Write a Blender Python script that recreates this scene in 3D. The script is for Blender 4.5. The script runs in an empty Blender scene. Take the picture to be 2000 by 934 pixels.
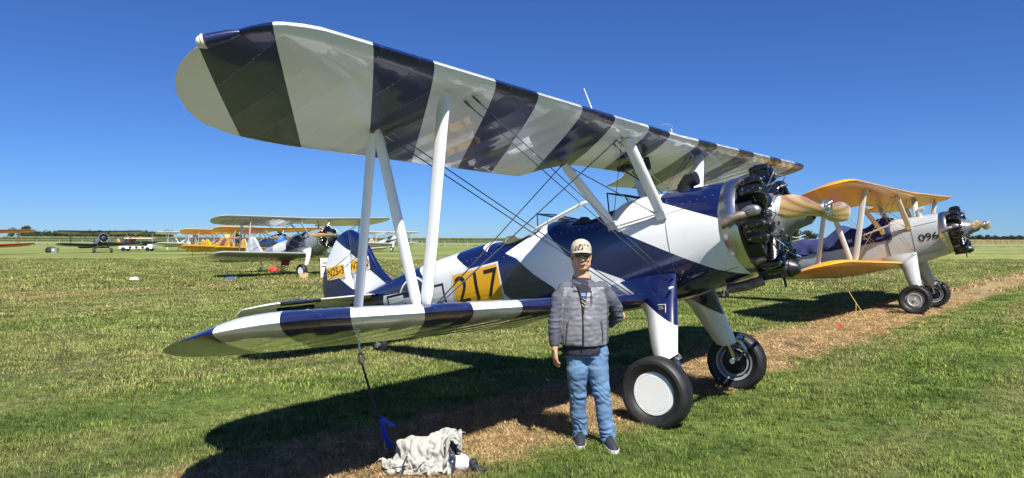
import bpy, bmesh, math, random
import numpy as np
from mathutils import Vector, Matrix, noise
R=math.radians
random.seed(4); rng=np.random.default_rng(7)
SC=bpy.context.scene; COL=SC.collection
# ------------------------------------------------------------------ camera, world, sun
F_PX,CAM_H,PIT,ROLL=1311.9,1.7125,.0003,.0028
cd=bpy.data.cameras.new('camera'); cam=bpy.data.objects.new('camera',cd); COL.objects.link(cam)
cd.sensor_width=36; cd.sensor_fit='HORIZONTAL'; cd.lens=F_PX/2000*36; cd.clip_start=.05; cd.clip_end=8000
cam.matrix_world=Matrix.Translation((0,0,CAM_H))@Matrix.Rotation(R(90)-PIT,4,'X')@Matrix.Rotation(ROLL,4,'Z')
SC.camera=cam
SUN_EL=R(53.7); SUN_DIR=Vector((.341,-.940,0)).normalized()*math.cos(SUN_EL)+Vector((0,0,math.sin(SUN_EL)))
W=bpy.data.worlds.new('World'); SC.world=W; W.use_nodes=True
wn=W.node_tree; wn.nodes.clear()
sky=wn.nodes.new('ShaderNodeTexSky'); sky.sky_type='NISHITA'; sky.sun_disc=False
sky.sun_elevation=SUN_EL; sky.sun_rotation=math.atan2(SUN_DIR.x,SUN_DIR.y)
sky.altitude=200; sky.air_density=.9; sky.dust_density=0; sky.ozone_density=2.0
hsv=wn.nodes.new('ShaderNodeMix'); hsv.data_type='RGBA'; hsv.blend_type='MULTIPLY'; hsv.inputs[0].default_value=1; hsv.inputs[7].default_value=(.374,.65,1.19,1)   # the camera's cool rendering of the clear sky
bg=wn.nodes.new('ShaderNodeBackground'); bg.inputs['Strength'].default_value=.05
wo=wn.nodes.new('ShaderNodeOutputWorld')
wn.links.new(sky.outputs[0],hsv.inputs[6]); wn.links.new(hsv.outputs[2],bg.inputs[0]); wn.links.new(bg.outputs[0],wo.inputs[0])
sl=bpy.data.lights.new('sun','SUN'); sl.energy=5.0; sl.angle=R(.5); sl.color=(1,.955,.88)
so=bpy.data.objects.new('sun',sl); COL.objects.link(so); so.rotation_euler=SUN_DIR.to_track_quat('Z','Y').to_euler()
SC.view_settings.view_transform='Standard'; SC.view_settings.look='None'; SC.view_settings.exposure=.94; SC.view_settings.gamma=1
SC.view_settings.use_curve_mapping=False

# ------------------------------------------------------------------ materials
MATS={}
def mat(name,col,rough=.5,metal=0.,coat=0.,bump=None,var=None,spec=.5,alpha=None,sheen=0):
    if name in MATS: return MATS[name]
    m=bpy.data.materials.new(name); m.use_nodes=True; nt=m.node_tree; b=nt.nodes['Principled BSDF']
    b.inputs['Base Color'].default_value=(*col,1); b.inputs['Roughness'].default_value=rough; b.inputs['Metallic'].default_value=metal
    b.inputs['Coat Weight'].default_value=coat; b.inputs['Coat Roughness'].default_value=.03; b.inputs['Specular IOR Level'].default_value=spec
    if sheen: b.inputs['Sheen Weight'].default_value=sheen
    if var or bump:
        tc=nt.nodes.new('ShaderNodeTexCoord')
    if var:   # (scale, amount)
        n=nt.nodes.new('ShaderNodeTexNoise'); n.inputs['Scale'].default_value=var[0]; n.inputs['Detail'].default_value=6
        mr=nt.nodes.new('ShaderNodeMapRange'); mr.inputs[1].default_value=.3; mr.inputs[2].default_value=.7
        mr.inputs[3].default_value=1-var[1]; mr.inputs[4].default_value=1+var[1]
        mx=nt.nodes.new('ShaderNodeVectorMath'); mx.operation='SCALE'; mx.inputs[0].default_value=col
        nt.links.new(tc.outputs['Object'],n.inputs['Vector']); nt.links.new(n.outputs[0],mr.inputs[0])
        nt.links.new(mr.outputs[0],mx.inputs['Scale']); nt.links.new(mx.outputs[0],b.inputs['Base Color'])
    if bump:  # (scale, strength, distance)
        n=nt.nodes.new('ShaderNodeTexNoise'); n.inputs['Scale'].default_value=bump[0]; n.inputs['Detail'].default_value=4
        bp=nt.nodes.new('ShaderNodeBump'); bp.inputs['Strength'].default_value=bump[1]; bp.inputs['Distance'].default_value=bump[2]
        nt.links.new(tc.outputs['Object'],n.inputs['Vector']); nt.links.new(n.outputs[0],bp.inputs['Height']); nt.links.new(bp.outputs[0],b.inputs['Normal'])
    MATS[name]=m; return m
def fabric_paint(name,col,rib=.30,coat=1.0,line=1.25):
    """doped wing fabric: rib tapes with stitching every rib as fine relief"""
    if name in MATS: return MATS[name]
    m=bpy.data.materials.new(name); m.use_nodes=True; nt=m.node_tree; L=nt.links; N=nt.nodes; b=N['Principled BSDF']
    b.inputs['Roughness'].default_value=.32; b.inputs['Coat Weight'].default_value=coat; b.inputs['Coat Roughness'].default_value=.035
    tc=N.new('ShaderNodeTexCoord'); sp=N.new('ShaderNodeSeparateXYZ'); L.new(tc.outputs['Object'],sp.inputs[0])
    def M(op,a,b_=None,c=None):
        n=N.new('ShaderNodeMath'); n.operation=op
        for i,v in enumerate((a,b_,c)):
            if v is None: continue
            if isinstance(v,(int,float)): n.inputs[i].default_value=v
            else: L.new(v,n.inputs[i])
        return n.outputs[0]
    ph=M('FRACT',M('MULTIPLY',sp.outputs['Y'],1/rib))
    d=M('MULTIPLY',M('ABSOLUTE',M('SUBTRACT',ph,.5)),rib)          # metres from the rib
    tape=M('SUBTRACT',1.0,M('SMOOTH_MIN',M('DIVIDE',d,.028),1.0,.15))
    rid=M('SUBTRACT',1.0,M('MINIMUM',M('DIVIDE',d,.006),1.0))
    st=M('GREATER_THAN',M('SINE',M('MULTIPLY',sp.outputs['X'],115.0)),.1)
    stitch=M('MULTIPLY',rid,st)
    sag=M('MULTIPLY',M('COSINE',M('MULTIPLY',ph,2*math.pi)),.5)
    ns=N.new('ShaderNodeTexNoise'); ns.inputs['Scale'].default_value=2.2; ns.inputs['Detail'].default_value=3; L.new(tc.outputs['Object'],ns.inputs[0])
    h=M('ADD',M('ADD',M('MULTIPLY',tape,.18),M('MULTIPLY',stitch,.35)),M('ADD',M('MULTIPLY',sag,-.8),M('MULTIPLY',ns.outputs[0],.55)))
    bp=N.new('ShaderNodeBump'); bp.inputs['Strength'].default_value=.9; bp.inputs['Distance'].default_value=.004; L.new(h,bp.inputs['Height'])
    L.new(bp.outputs[0],b.inputs['Normal']); L.new(bp.outputs[0],b.inputs['Coat Normal'])
    mx=N.new('ShaderNodeMix'); mx.data_type='RGBA'; mx.inputs[6].default_value=(*col,1)
    lc=tuple(min(.8,c*line+.02*(line-1)*8) for c in col); mx.inputs[7].default_value=(*lc,1)
    L.new(M('MULTIPLY',M('ADD',M('MULTIPLY',stitch,.5),M('MULTIPLY',rid,.1)),1.0),mx.inputs[0]); L.new(mx.outputs[2],b.inputs['Base Color'])
    MATS[name]=m; return m
NAVY=(.0045,.0095,.062); WHITE=(.80,.81,.80)
def glass(name='windshield_glass'):
    if name in MATS: return MATS[name]
    m=mat(name,(.9,.95,.95),.02); nt=m.node_tree; b=nt.nodes['Principled BSDF']
    t=nt.nodes.new('ShaderNodeBsdfTransparent'); g=nt.nodes.new('ShaderNodeBsdfGlossy'); g.inputs['Roughness'].default_value=.03
    fr=nt.nodes.new('ShaderNodeFresnel'); fr.inputs[0].default_value=1.35
    mx=nt.nodes.new('ShaderNodeMixShader'); nt.links.new(fr.outputs[0],mx.inputs[0]); nt.links.new(t.outputs[0],mx.inputs[1]); nt.links.new(g.outputs[0],mx.inputs[2])
    t.inputs[0].default_value=(.93,.96,.96,1)
    nt.links.new(mx.outputs[0],nt.nodes['Material Output'].inputs['Surface']); return m

# ------------------------------------------------------------------ mesh builder
class MB:
    def __init__(s): s.v=[]; s.f=[]; s.m=[]; s.cur=0
    def add(s,vs,fs):
        o=len(s.v); s.v+= [tuple(v) for v in vs]; s.f+=[tuple(i+o for i in f) for f in fs]; s.m+=[s.cur]*len(fs); return s
    def box(s,c,d,rot=None):
        c=Vector(c); h=Vector(d)/2; vs=[Vector((x*h.x,y*h.y,z*h.z)) for x in(-1,1) for y in(-1,1) for z in(-1,1)]
        if rot is not None: vs=[rot@v for v in vs]
        return s.add([v+c for v in vs],[(0,1,3,2),(4,6,7,5),(0,4,5,1),(2,3,7,6),(0,2,6,4),(1,5,7,3)])
    def rings(s,rs,cap=True,closed=True):
        n=len(rs[0]); vs=[p for r in rs for p in r]; fs=[]
        for i in range(len(rs)-1):
            for j in range(n if closed else n-1):
                a=i*n+j; b=i*n+(j+1)%n; fs.append((a,b,b+n,a+n))
        if cap and closed: fs.append(tuple(range(n-1,-1,-1))); fs.append(tuple((len(rs)-1)*n+j for j in range(n)))
        return s.add(vs,fs)
    def tube(s,pts,r,n=8,cap=True,flat=1.0,up=None):
        pts=[Vector(p) for p in pts]; k=len(pts)
        if not hasattr(r,'__len__'): r=[r]*k
        rs=[]; prev=None
        for i,p in enumerate(pts):
            t=(pts[min(i+1,k-1)]-pts[max(i-1,0)]).normalized()
            if prev is None:
                a=Vector(up) if up is not None else (Vector((0,0,1)) if abs(t.z)<.9 else Vector((1,0,0)))
                u=(a-t*a.dot(t)).normalized()
            else: u=(prev-t*prev.dot(t)).normalized()
            prev=u; w=t.cross(u)
            rs.append([p+u*(math.cos(2*math.pi*j/n)*r[i])+w*(math.sin(2*math.pi*j/n)*r[i]*flat) for j in range(n)])
        return s.rings(rs,cap)
    def foil(s,a,b,chord,thick,dirv,n=12,taper=(1,1)):
        """streamlined strut from a to b, chord along dirv"""
        a=Vector(a);b=Vector(b);t=(b-a).normalized();u=Vector(dirv);u=(u-t*u.dot(t)).normalized();w=t.cross(u);rs=[]
        for p,k in ((a,taper[0]),(a.lerp(b,.06),1),(a.lerp(b,.5),1.0),(a.lerp(b,.94),1),(b,taper[1])):
            rs.append([p+u*(math.cos(2*math.pi*j/n)*chord/2*k)+w*(math.sin(2*math.pi*j/n)*thick/2*k*(1 if math.cos(2*math.pi*j/n)>0 else .8)) for j in range(n)])
        return s.rings(rs)
    def lathe(s,prof,o=(0,0,0),ax=(1,0,0),n=24,a0=0,a1=2*math.pi):
        o=Vector(o);t=Vector(ax).normalized();a=Vector((0,0,1)) if abs(t.z)<.9 else Vector((0,1,0));u=(a-t*a.dot(t)).normalized();w=t.cross(u)
        full=abs(a1-a0-2*math.pi)<1e-6; m=n if full else n+1
        rs=[[o+t*h+u*(math.cos(a0+(a1-a0)*j/n)*r)+w*(math.sin(a0+(a1-a0)*j/n)*r) for j in range(m)] for h,r in prof]
        return s.rings(rs,cap=False,closed=full)
    def sph(s,c,r,n=8,sc=(1,1,1)):
        c=Vector(c); rs=[]
        for i in range(1,n//2+1):
            th=math.pi*i/(n//2+1); rs.append([c+Vector((math.sin(th)*math.cos(2*math.pi*j/n)*r*sc[0],math.sin(th)*math.sin(2*math.pi*j/n)*r*sc[1],-math.cos(th)*r*sc[2])) for j in range(n)])
        return s.rings(rs)
    def cyl(s,a,b,r,n=12,r2=None): return s.tube([a,b],[r,r if r2 is None else r2],n)
    def fin(s,name,mats,parent=None,smooth=True,ang=35,post=None):
        me=bpy.data.meshes.new(name); me.from_pydata(s.v,[],s.f); 
        if not isinstance(mats,(list,tuple)): mats=[mats]
        for m in mats: me.materials.append(m)
        me.polygons.foreach_set('material_index',s.m)
        bm=bmesh.new(); bm.from_mesh(me)
        bmesh.ops.remove_doubles(bm,verts=bm.verts,dist=1e-5) if post=='weld' or callable(post) else None
        if callable(post): post(bm)
        bmesh.ops.recalc_face_normals(bm,faces=bm.faces)
        bm.to_mesh(me); bm.free()
        return link(name,me,parent,smooth,ang)
def link(name,me,parent=None,smooth=True,ang=35):
    if smooth:
        me.polygons.foreach_set('use_smooth',[True]*len(me.polygons)); me.set_sharp_from_angle(angle=R(ang))
    me.update()
    o=bpy.data.objects.new(name,me); COL.objects.link(o)
    if name in('fasteners','hoses_and_lines','screw_heads','laces','cap_embroidery','shirt_print','placard_lines','teeth','foliage','leaves','stalks','interplane_text','fence_mesh'): o['kind']='stuff'
    if parent is not None: o.parent=parent
    return o
def thing(name,label,cat,mw=None,group=None):
    o=bpy.data.objects.new(name,None); COL.objects.link(o); o['label']=label; o['category']=cat
    if group: o['group']=group
    if mw is not None: o.matrix_world=mw
    return o
def tag(o,label,cat,group=None):
    o['label']=label; o['category']=cat
    if group: o['group']=group
    return o
def copy_tree(o,parent=None,top=True):
    c=o.copy(); COL.objects.link(c); c.parent=parent
    for ch in list(o.children): copy_tree(ch,c,False)
    return c
def text_mesh(txt,size,depth=0,stretch=1.0,bold=0.0):
    cu=bpy.data.curves.new('t','FONT'); cu.body=txt; cu.size=size; cu.align_x='CENTER'; cu.align_y='CENTER'; cu.extrude=depth; cu.offset=bold
    ob=bpy.data.objects.new('t',cu); COL.objects.link(ob); dg=bpy.context.evaluated_depsgraph_get()
    me=bpy.data.meshes.new_from_object(ob.evaluated_get(dg)); COL.objects.unlink(ob); bpy.data.objects.remove(ob)
    for v in me.vertices: v.co.x*=stretch
    return me
def to_obj(bm,name,mats,parent=None,smooth=True,ang=35):
    me=bpy.data.meshes.new(name); bm.to_mesh(me); bm.free()
    for m in (mats if isinstance(mats,(list,tuple)) else [mats]): me.materials.append(m)
    return link(name,me,parent,smooth,ang)

# ------------------------------------------------------------------ terrain height
def gz(x,y):
    k=min(1,max(0,(y-17)/40)); k=k*k*(3-2*k)
    s=min(1,max(0,(12-x)/25)); s=s*s*(3-2*s)
    return -.25*k*(.35+.65*s)
# ------------------------------------------------------------------ biplane geometry (local: x forward, y port, z up, origin = mid axle)
G=dict(hubx=1.467,hubz=1.421,ux=.2894,uz=2.4665,ud=R(.897),ui=R(3.996),lx=-.1746,lz=.832,ld=R(2.55),li=R(3.688),c=1.54,sy=3.3466)
def U(y,s,dz=0): return Vector((G['ux']-s*math.cos(G['ui']),y,G['uz']+abs(y)*math.tan(G['ud'])-s*math.sin(G['ui'])+dz))
def Lw(y,s,dz=0): return Vector((G['lx']-s*math.cos(G['li']),y,G['lz']+abs(y)*math.tan(G['ld'])-s*math.sin(G['li'])+dz))
def foilpts(n=13):
    out=[]
    for i in range(n):                       # upper, TE -> LE
        x=.5*(1+math.cos(math.pi*i/(n-1))); out.append((x,1))
    for i in range(1,n-1):
        x=.5*(1-math.cos(math.pi*i/(n-1))); out.append((x,-1))
    res=[]
    for x,s in out:
        yt=.56*(.2969*math.sqrt(max(x,0))-.126*x-.3516*x*x+.2843*x**3-.1015*x**4)
        yc=.024/.16*(.8*x-x*x) if x<.4 else .024/.36*(.2+.8*x-x*x)
        res.append((x,(yc+yt if s>0 else yc-yt*.92)))
    return res
FP=foilpts()
LEt=[(0,0),(4.45,0),(4.6,.025),(4.7,.065),(4.8,.165),(4.864,.278),(4.915,.395),(4.935,.52)]
TEt=[(0,1.54),(3.66,1.54),(3.95,1.52),(4.215,1.474),(4.45,1.37),(4.61,1.24),(4.78,1.02),(4.87,.84),(4.92,.68),(4.935,.54)]
def interp(t,x): return float(np.interp(x,[a for a,_ in t],[b for _,b in t]))
def cut_te(y):
    a=abs(y)
    return float(np.interp(a,[0,.5,.62,.72,.8,.86,.9,.93],[1.03,1.05,1.08,1.15,1.25,1.38,1.5,1.54]))
def wing_mesh(P,y0,y1,bounds,slope,x0,mats,name,parent,cut=False,lod=0,scale=1.0,droop=0):
    ys=set()
    st=.25 if lod==0 else .6
    k=int((y1-y0)/st)+1
    for i in range(k+1): ys.add(round(y0+(y1-y0)*i/k,3))
    for a in (4.45,4.55,4.65,4.72,4.78,4.83,4.87,4.9,4.92,4.93,4.934):
        for s in (-1,1):
            if y0-1e-6<=s*a<=y1+1e-6: ys.add(s*a)
    if cut: ys|={.5,.62,.72,.8,.86,.9,.93,-.5,-.62,-.72,-.8,-.86,-.9,-.93}
    ys=[y for y in sorted(ys) if abs(y)<4.936]
    rs=[]
    for y in ys:
        a=abs(y)*scale; le=interp(LEt,a); te=interp(TEt,a)
        if cut: te=min(te,cut_te(y))
        ch=te-le; tf=1.0 if a<4.0 else max(.10,math.sqrt(max(0,1-((a-4.0)/.945)**2.6)))
        up=-.0*max(0,a-4)
        rs.append([P(y,le+x*ch,0)+Vector((0,0,z*1.54*tf*min(1,(te-le)/1.2)+up+(.05*max(0,a-4.2)**1.5)*(droop))) for x,z in FP])
    b=MB(); b.rings(rs,cap=True)
    def post(bm):
        for a in bounds:
            n=Vector((slope,1,0)).normalized()
            bmesh.ops.bisect_plane(bm,geom=bm.verts[:]+bm.edges[:]+bm.faces[:],plane_co=Vector((x0,a,0)),plane_no=n,dist=1e-5)
        for f in bm.faces:
            c=f.calc_center_median(); q=c.y+slope*(c.x-x0); f.material_index=sum(1 for a in bounds if a<q)%2
    return b.fin(name,mats,parent,post=post if bounds else 'weld',ang=50)
UB=[-5.26,-4.77,-4.12,-3.63,-3.03,-2.53,-1.92,-1.39,-.75,-.3,.42,.95,1.66,2.2,2.85,3.34,4.0,4.52]
LBn=[-5.07,-4.63,-4.16,-3.57,-3.1,-2.54,-2.0,-1.35]

# fuselage stations: x, half width, z bottom, z top, exponent, centre z
FS=[(.80,.445,.94,1.865,2.15,1.41),(.72,.460,.90,1.88,2.15,1.41),(.5,.462,.86,1.90,2.3,1.40),(.12,.45,.80,1.915,2.6,1.38),(-.2,.445,.77,1.945,2.8,1.37),(-.42,.44,.76,1.93,3.0,1.37),
    (-.55,.44,.76,1.86,3.2,1.37),(-.8,.435,.76,1.82,3.4,1.37),(-1.12,.43,.77,1.85,3.4,1.37),(-1.3,.43,.78,1.925,3.0,1.37),(-1.48,.425,.79,1.93,3.0,1.37),(-1.62,.42,.80,1.85,3.2,1.37),
    (-1.9,.41,.82,1.80,3.4,1.38),(-2.25,.385,.85,1.82,3.2,1.39),(-2.42,.37,.88,1.885,2.7,1.40),(-2.8,.34,.93,1.875,2.5,1.42),(-3.2,.305,.99,1.85,2.4,1.45),(-3.7,.26,1.08,1.82,2.3,1.48),(-4.2,.20,1.17,1.765,2.2,1.50),(-4.7,.14,1.27,1.69,2.2,1.51),(-5.1,.09,1.35,1.62,2.2,1.50),(-5.4,.05,1.40,1.58,2.2,1.49)]
def fus_at(x):
    xs=[s[0] for s in FS][::-1]
    return [float(np.interp(x,xs,[s[k] for s in FS][::-1])) for k in range(1,6)]
def yside(x,z):
    w,zb,zt,n,zc=fus_at(x); h=(zt-zc) if z>zc else (zc-zb); d=min(.999,abs(z-zc)/h)
    return w*(1-d**n)**(1/n)
def pip(pt,poly):
    x,y=pt;c=False;j=len(poly)-1
    for i in range(len(poly)):
        xi,yi=poly[i];xj,yj=poly[j]
        if (yi>y)!=(yj>y) and x<(xj-xi)*(y-yi)/(yj-yi)+xi: c=not c
        j=i
    return c
WP=[[(-.49,1.645),(-.54,2.3),(.03,2.3),(.05,1.81),(.11,1.78),(.95,1.365),(.95,.86),(.53,1.03),(.11,1.28)],
    [(-2.03,1.66),(-1.43,1.90),(-1.37,1.78),(-1.04,1.39),(-.47,1.10),(-.23,.88),(-.05,.5),(-.95,.5),(-1.37,1.15),(-1.63,1.35),(-1.85,1.57)],
    [(-2.97,1.78),(-3.0,2.2),(-3.9,2.2),(-3.75,1.75),(-3.55,1.56),(-4.1,1.48),(-4.6,1.50),(-4.9,.8),(-1.6,.7),(-2.2,1.25)],
    [(-2.56,2.2),(-2.36,2.2),(-2.36,1.74),(-2.46,1.80)]]
def fuselage(parent,mats,polys,lod=0,open_cockpit=True):
    b=MB(); rs=[]; n=36 if lod==0 else 16
    xs=[s[0] for s in FS]
    if lod==0:
        xx=[]
        for i in range(len(xs)-1): xx+=[xs[i],(xs[i]+xs[i+1])/2]
        xs=xx+[xs[-1]]
    else: xs=xs[::2]+[xs[-1]]
    for x in xs:
        w,zb,zt,e,zc=fus_at(x); ring=[]
        for j in range(n):
            t=2*math.pi*(j+.5)/n; c,s=math.cos(t),math.sin(t); h=(zt-zc) if s>0 else (zc-zb)
            ring.append(Vector((x,w*math.copysign(abs(c)**(2/e),c),zc+h*math.copysign(abs(s)**(2/e),s))))
        rs.append(ring)
    b.rings(rs)
    def post(bm):
        for poly in polys:
            for i in range(len(poly)):
                a,c=Vector((poly[i][0],0,poly[i][1])),Vector((poly[(i+1)%len(poly)][0],0,poly[(i+1)%len(poly)][1])); d=c-a
                lo,hi=min(a.x,c.x)-.001,max(a.x,c.x)+.001; zl,zh=min(a.z,c.z)-.001,max(a.z,c.z)+.001
                fs=[f for f in bm.faces if max(v.co.x for v in f.verts)>lo and min(v.co.x for v in f.verts)<hi and max(v.co.z for v in f.verts)>zl and min(v.co.z for v in f.verts)<zh]
                ge=set(fs)
                for f in fs: ge|=set(f.edges)|set(f.verts)
                bmesh.ops.bisect_plane(bm,geom=list(ge),plane_co=a,plane_no=Vector((d.z,0,-d.x)).normalized(),dist=1e-5)
        if open_cockpit:
            for x_ in (-.56,-1.1,-1.66,-2.22):
                bmesh.ops.bisect_plane(bm,geom=bm.verts[:]+bm.edges[:]+bm.faces[:],plane_co=Vector((x_,0,0)),plane_no=Vector((1,0,0)),dist=1e-5)
            for y_ in (-.29,.29):
                fs=[f for f in bm.faces if f.calc_center_median().z>1.7]; ge=set(fs)
                for f in fs: ge|=set(f.edges)|set(f.verts)
                bmesh.ops.bisect_plane(bm,geom=list(ge),plane_co=Vector((0,y_,0)),plane_no=Vector((0,1,0)),dist=1e-5)
            dl=[f for f in bm.faces if f.calc_center_median().z>1.6 and abs(f.calc_center_median().y)<.289 and (-1.1<f.calc_center_median().x<-.56 or -2.22<f.calc_center_median().x<-1.66)]
            bmesh.ops.delete(bm,geom=dl,context='FACES')
        for f in bm.faces:
            c=f.calc_center_median(); f.material_index=1 if any(pip((c.x,c.z),p) for p in polys) else 0
    return b.fin('fuselage',mats,parent,post=post,ang=40)
def side_decal(name,poly_or_me,m,parent,ox,oz,off=.004,side=-1,flip=True,rot=0):
    """wraps a flat shape (u right, v up as read from the starboard side) on the fuselage side"""
    bm=bmesh.new()
    if isinstance(poly_or_me,bpy.types.Mesh): bm.from_mesh(poly_or_me)
    else: bm.faces.new([bm.verts.new((u,v,0)) for u,v in poly_or_me])
    u0=min(v.co.x for v in bm.verts);u1=max(v.co.x for v in bm.verts)
    v0=min(v.co.y for v in bm.verts);v1=max(v.co.y for v in bm.verts)
    for ax,lo,hi in ((0,u0,u1),(1,v0,v1)):
        q=lo+.05
        while q<hi:
            co=Vector((q,0,0)) if ax==0 else Vector((0,q,0)); no=Vector((1,0,0)) if ax==0 else Vector((0,1,0))
            bmesh.ops.bisect_plane(bm,geom=bm.verts[:]+bm.edges[:]+bm.faces[:],plane_co=co,plane_no=no,dist=1e-6); q+=.06
    cr,sr=math.cos(rot),math.sin(rot)
    for v in bm.verts:
        u,w=v.co.x*cr-v.co.y*sr,v.co.x*sr+v.co.y*cr
        x=ox+u; z=oz+w; v.co=Vector((x,side*(yside(x,z)+off),z))
    return to_obj(bm,name,m,parent,smooth=False)
def fin_section(outline,th,name,mats,parent,cuts=(),matfn=None,holes=None):
    """symmetric slab in the x-z plane with rounded edge: outline [(x,z)]"""
    b=MB(); n=len(outline); cx=sum(p[0] for p in outline)/n; cz=sum(p[1] for p in outline)/n
    rs=[]
    for k,(sc,yy) in enumerate(((1,0),(.985,.35),(.95,.75),(.86,1),(.4,1.1),(.02,1.12))):
        rs.append([Vector((cx+(x-cx)*sc,-th/2*yy,cz+(z-cz)*sc)) for x,z in outline])
    rs2=[[Vector((p.x,-p.y,p.z)) for p in r] for r in rs]
    b.rings(rs[::-1]+rs2[1:],cap=True)
    def post(bm):
        for a,c in cuts:
            d=Vector((c[0]-a[0],0,c[1]-a[1])); bmesh.ops.bisect_plane(bm,geom=bm.verts[:]+bm.edges[:]+bm.faces[:],plane_co=Vector((a[0],0,a[1])),plane_no=Vector((d.z,0,-d.x)).normalized(),dist=1e-5)
        if matfn:
            for f in bm.faces: f.material_index=matfn(f.calc_center_median())
    return b.fin(name,mats,parent,post=post if cuts else 'weld',ang=50)
def stab_half(side,mats,parent,name,x0,x1,outer,bounds,slope,th=.07,z=1.545,y0=.06):
    """tailplane panel between x0 (front) and x1 (rear)"""
    b=MB(); rs=[]
    ys=[y0,.4,.8,1.2,1.6,1.75,1.84,1.9,1.92]
    for y in ys:
        le=-4.72-.16*(y/1.93)-(.0 if y<1.6 else .55*((y-1.6)/.33)**2.2*.9); te=-5.95+(.0 if y<1.5 else .42*((y-1.5)/.43)**2)
        if y<.35: te=-5.78-.17*(y-y0)/.29
        a=max(min(x0,le),te) if x0>-5 else min(x0,le); 
        if x0>-5: xa,xb=le,max(x1,te)
        else: xa,xb=min(x0,le),te
        if xa-xb<.01: xa=xb+.01
        k=1 if y<1.6 else max(.25,1-((y-1.6)/.36)**2); ring=[]
        for j in range(12):
            t=2*math.pi*j/12; cx=(xa+xb)/2+(xa-xb)/2*math.cos(t); tt=th/2*k*(math.sin(t))*(1 if x0>-5 else max(.25,(cx+5.98)/.6))
            ring.append(Vector((cx,side*y,z+tt)))
        rs.append(ring)
    b.rings(rs)
    def post(bm):
        for a in bounds:
            bmesh.ops.bisect_plane(bm,geom=bm.verts[:]+bm.edges[:]+bm.faces[:],plane_co=Vector((-4.8,side*a,0)),plane_no=Vector((-slope,side,0)).normalized(),dist=1e-5)
        for f in bm.faces:
            c=f.calc_center_median(); q=side*c.y-slope*(c.x+4.8); f.material_index=sum(1 for a in bounds if a<q)%2
    return b.fin(name,mats,parent,post=post if bounds else 'weld',ang=50)

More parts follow.
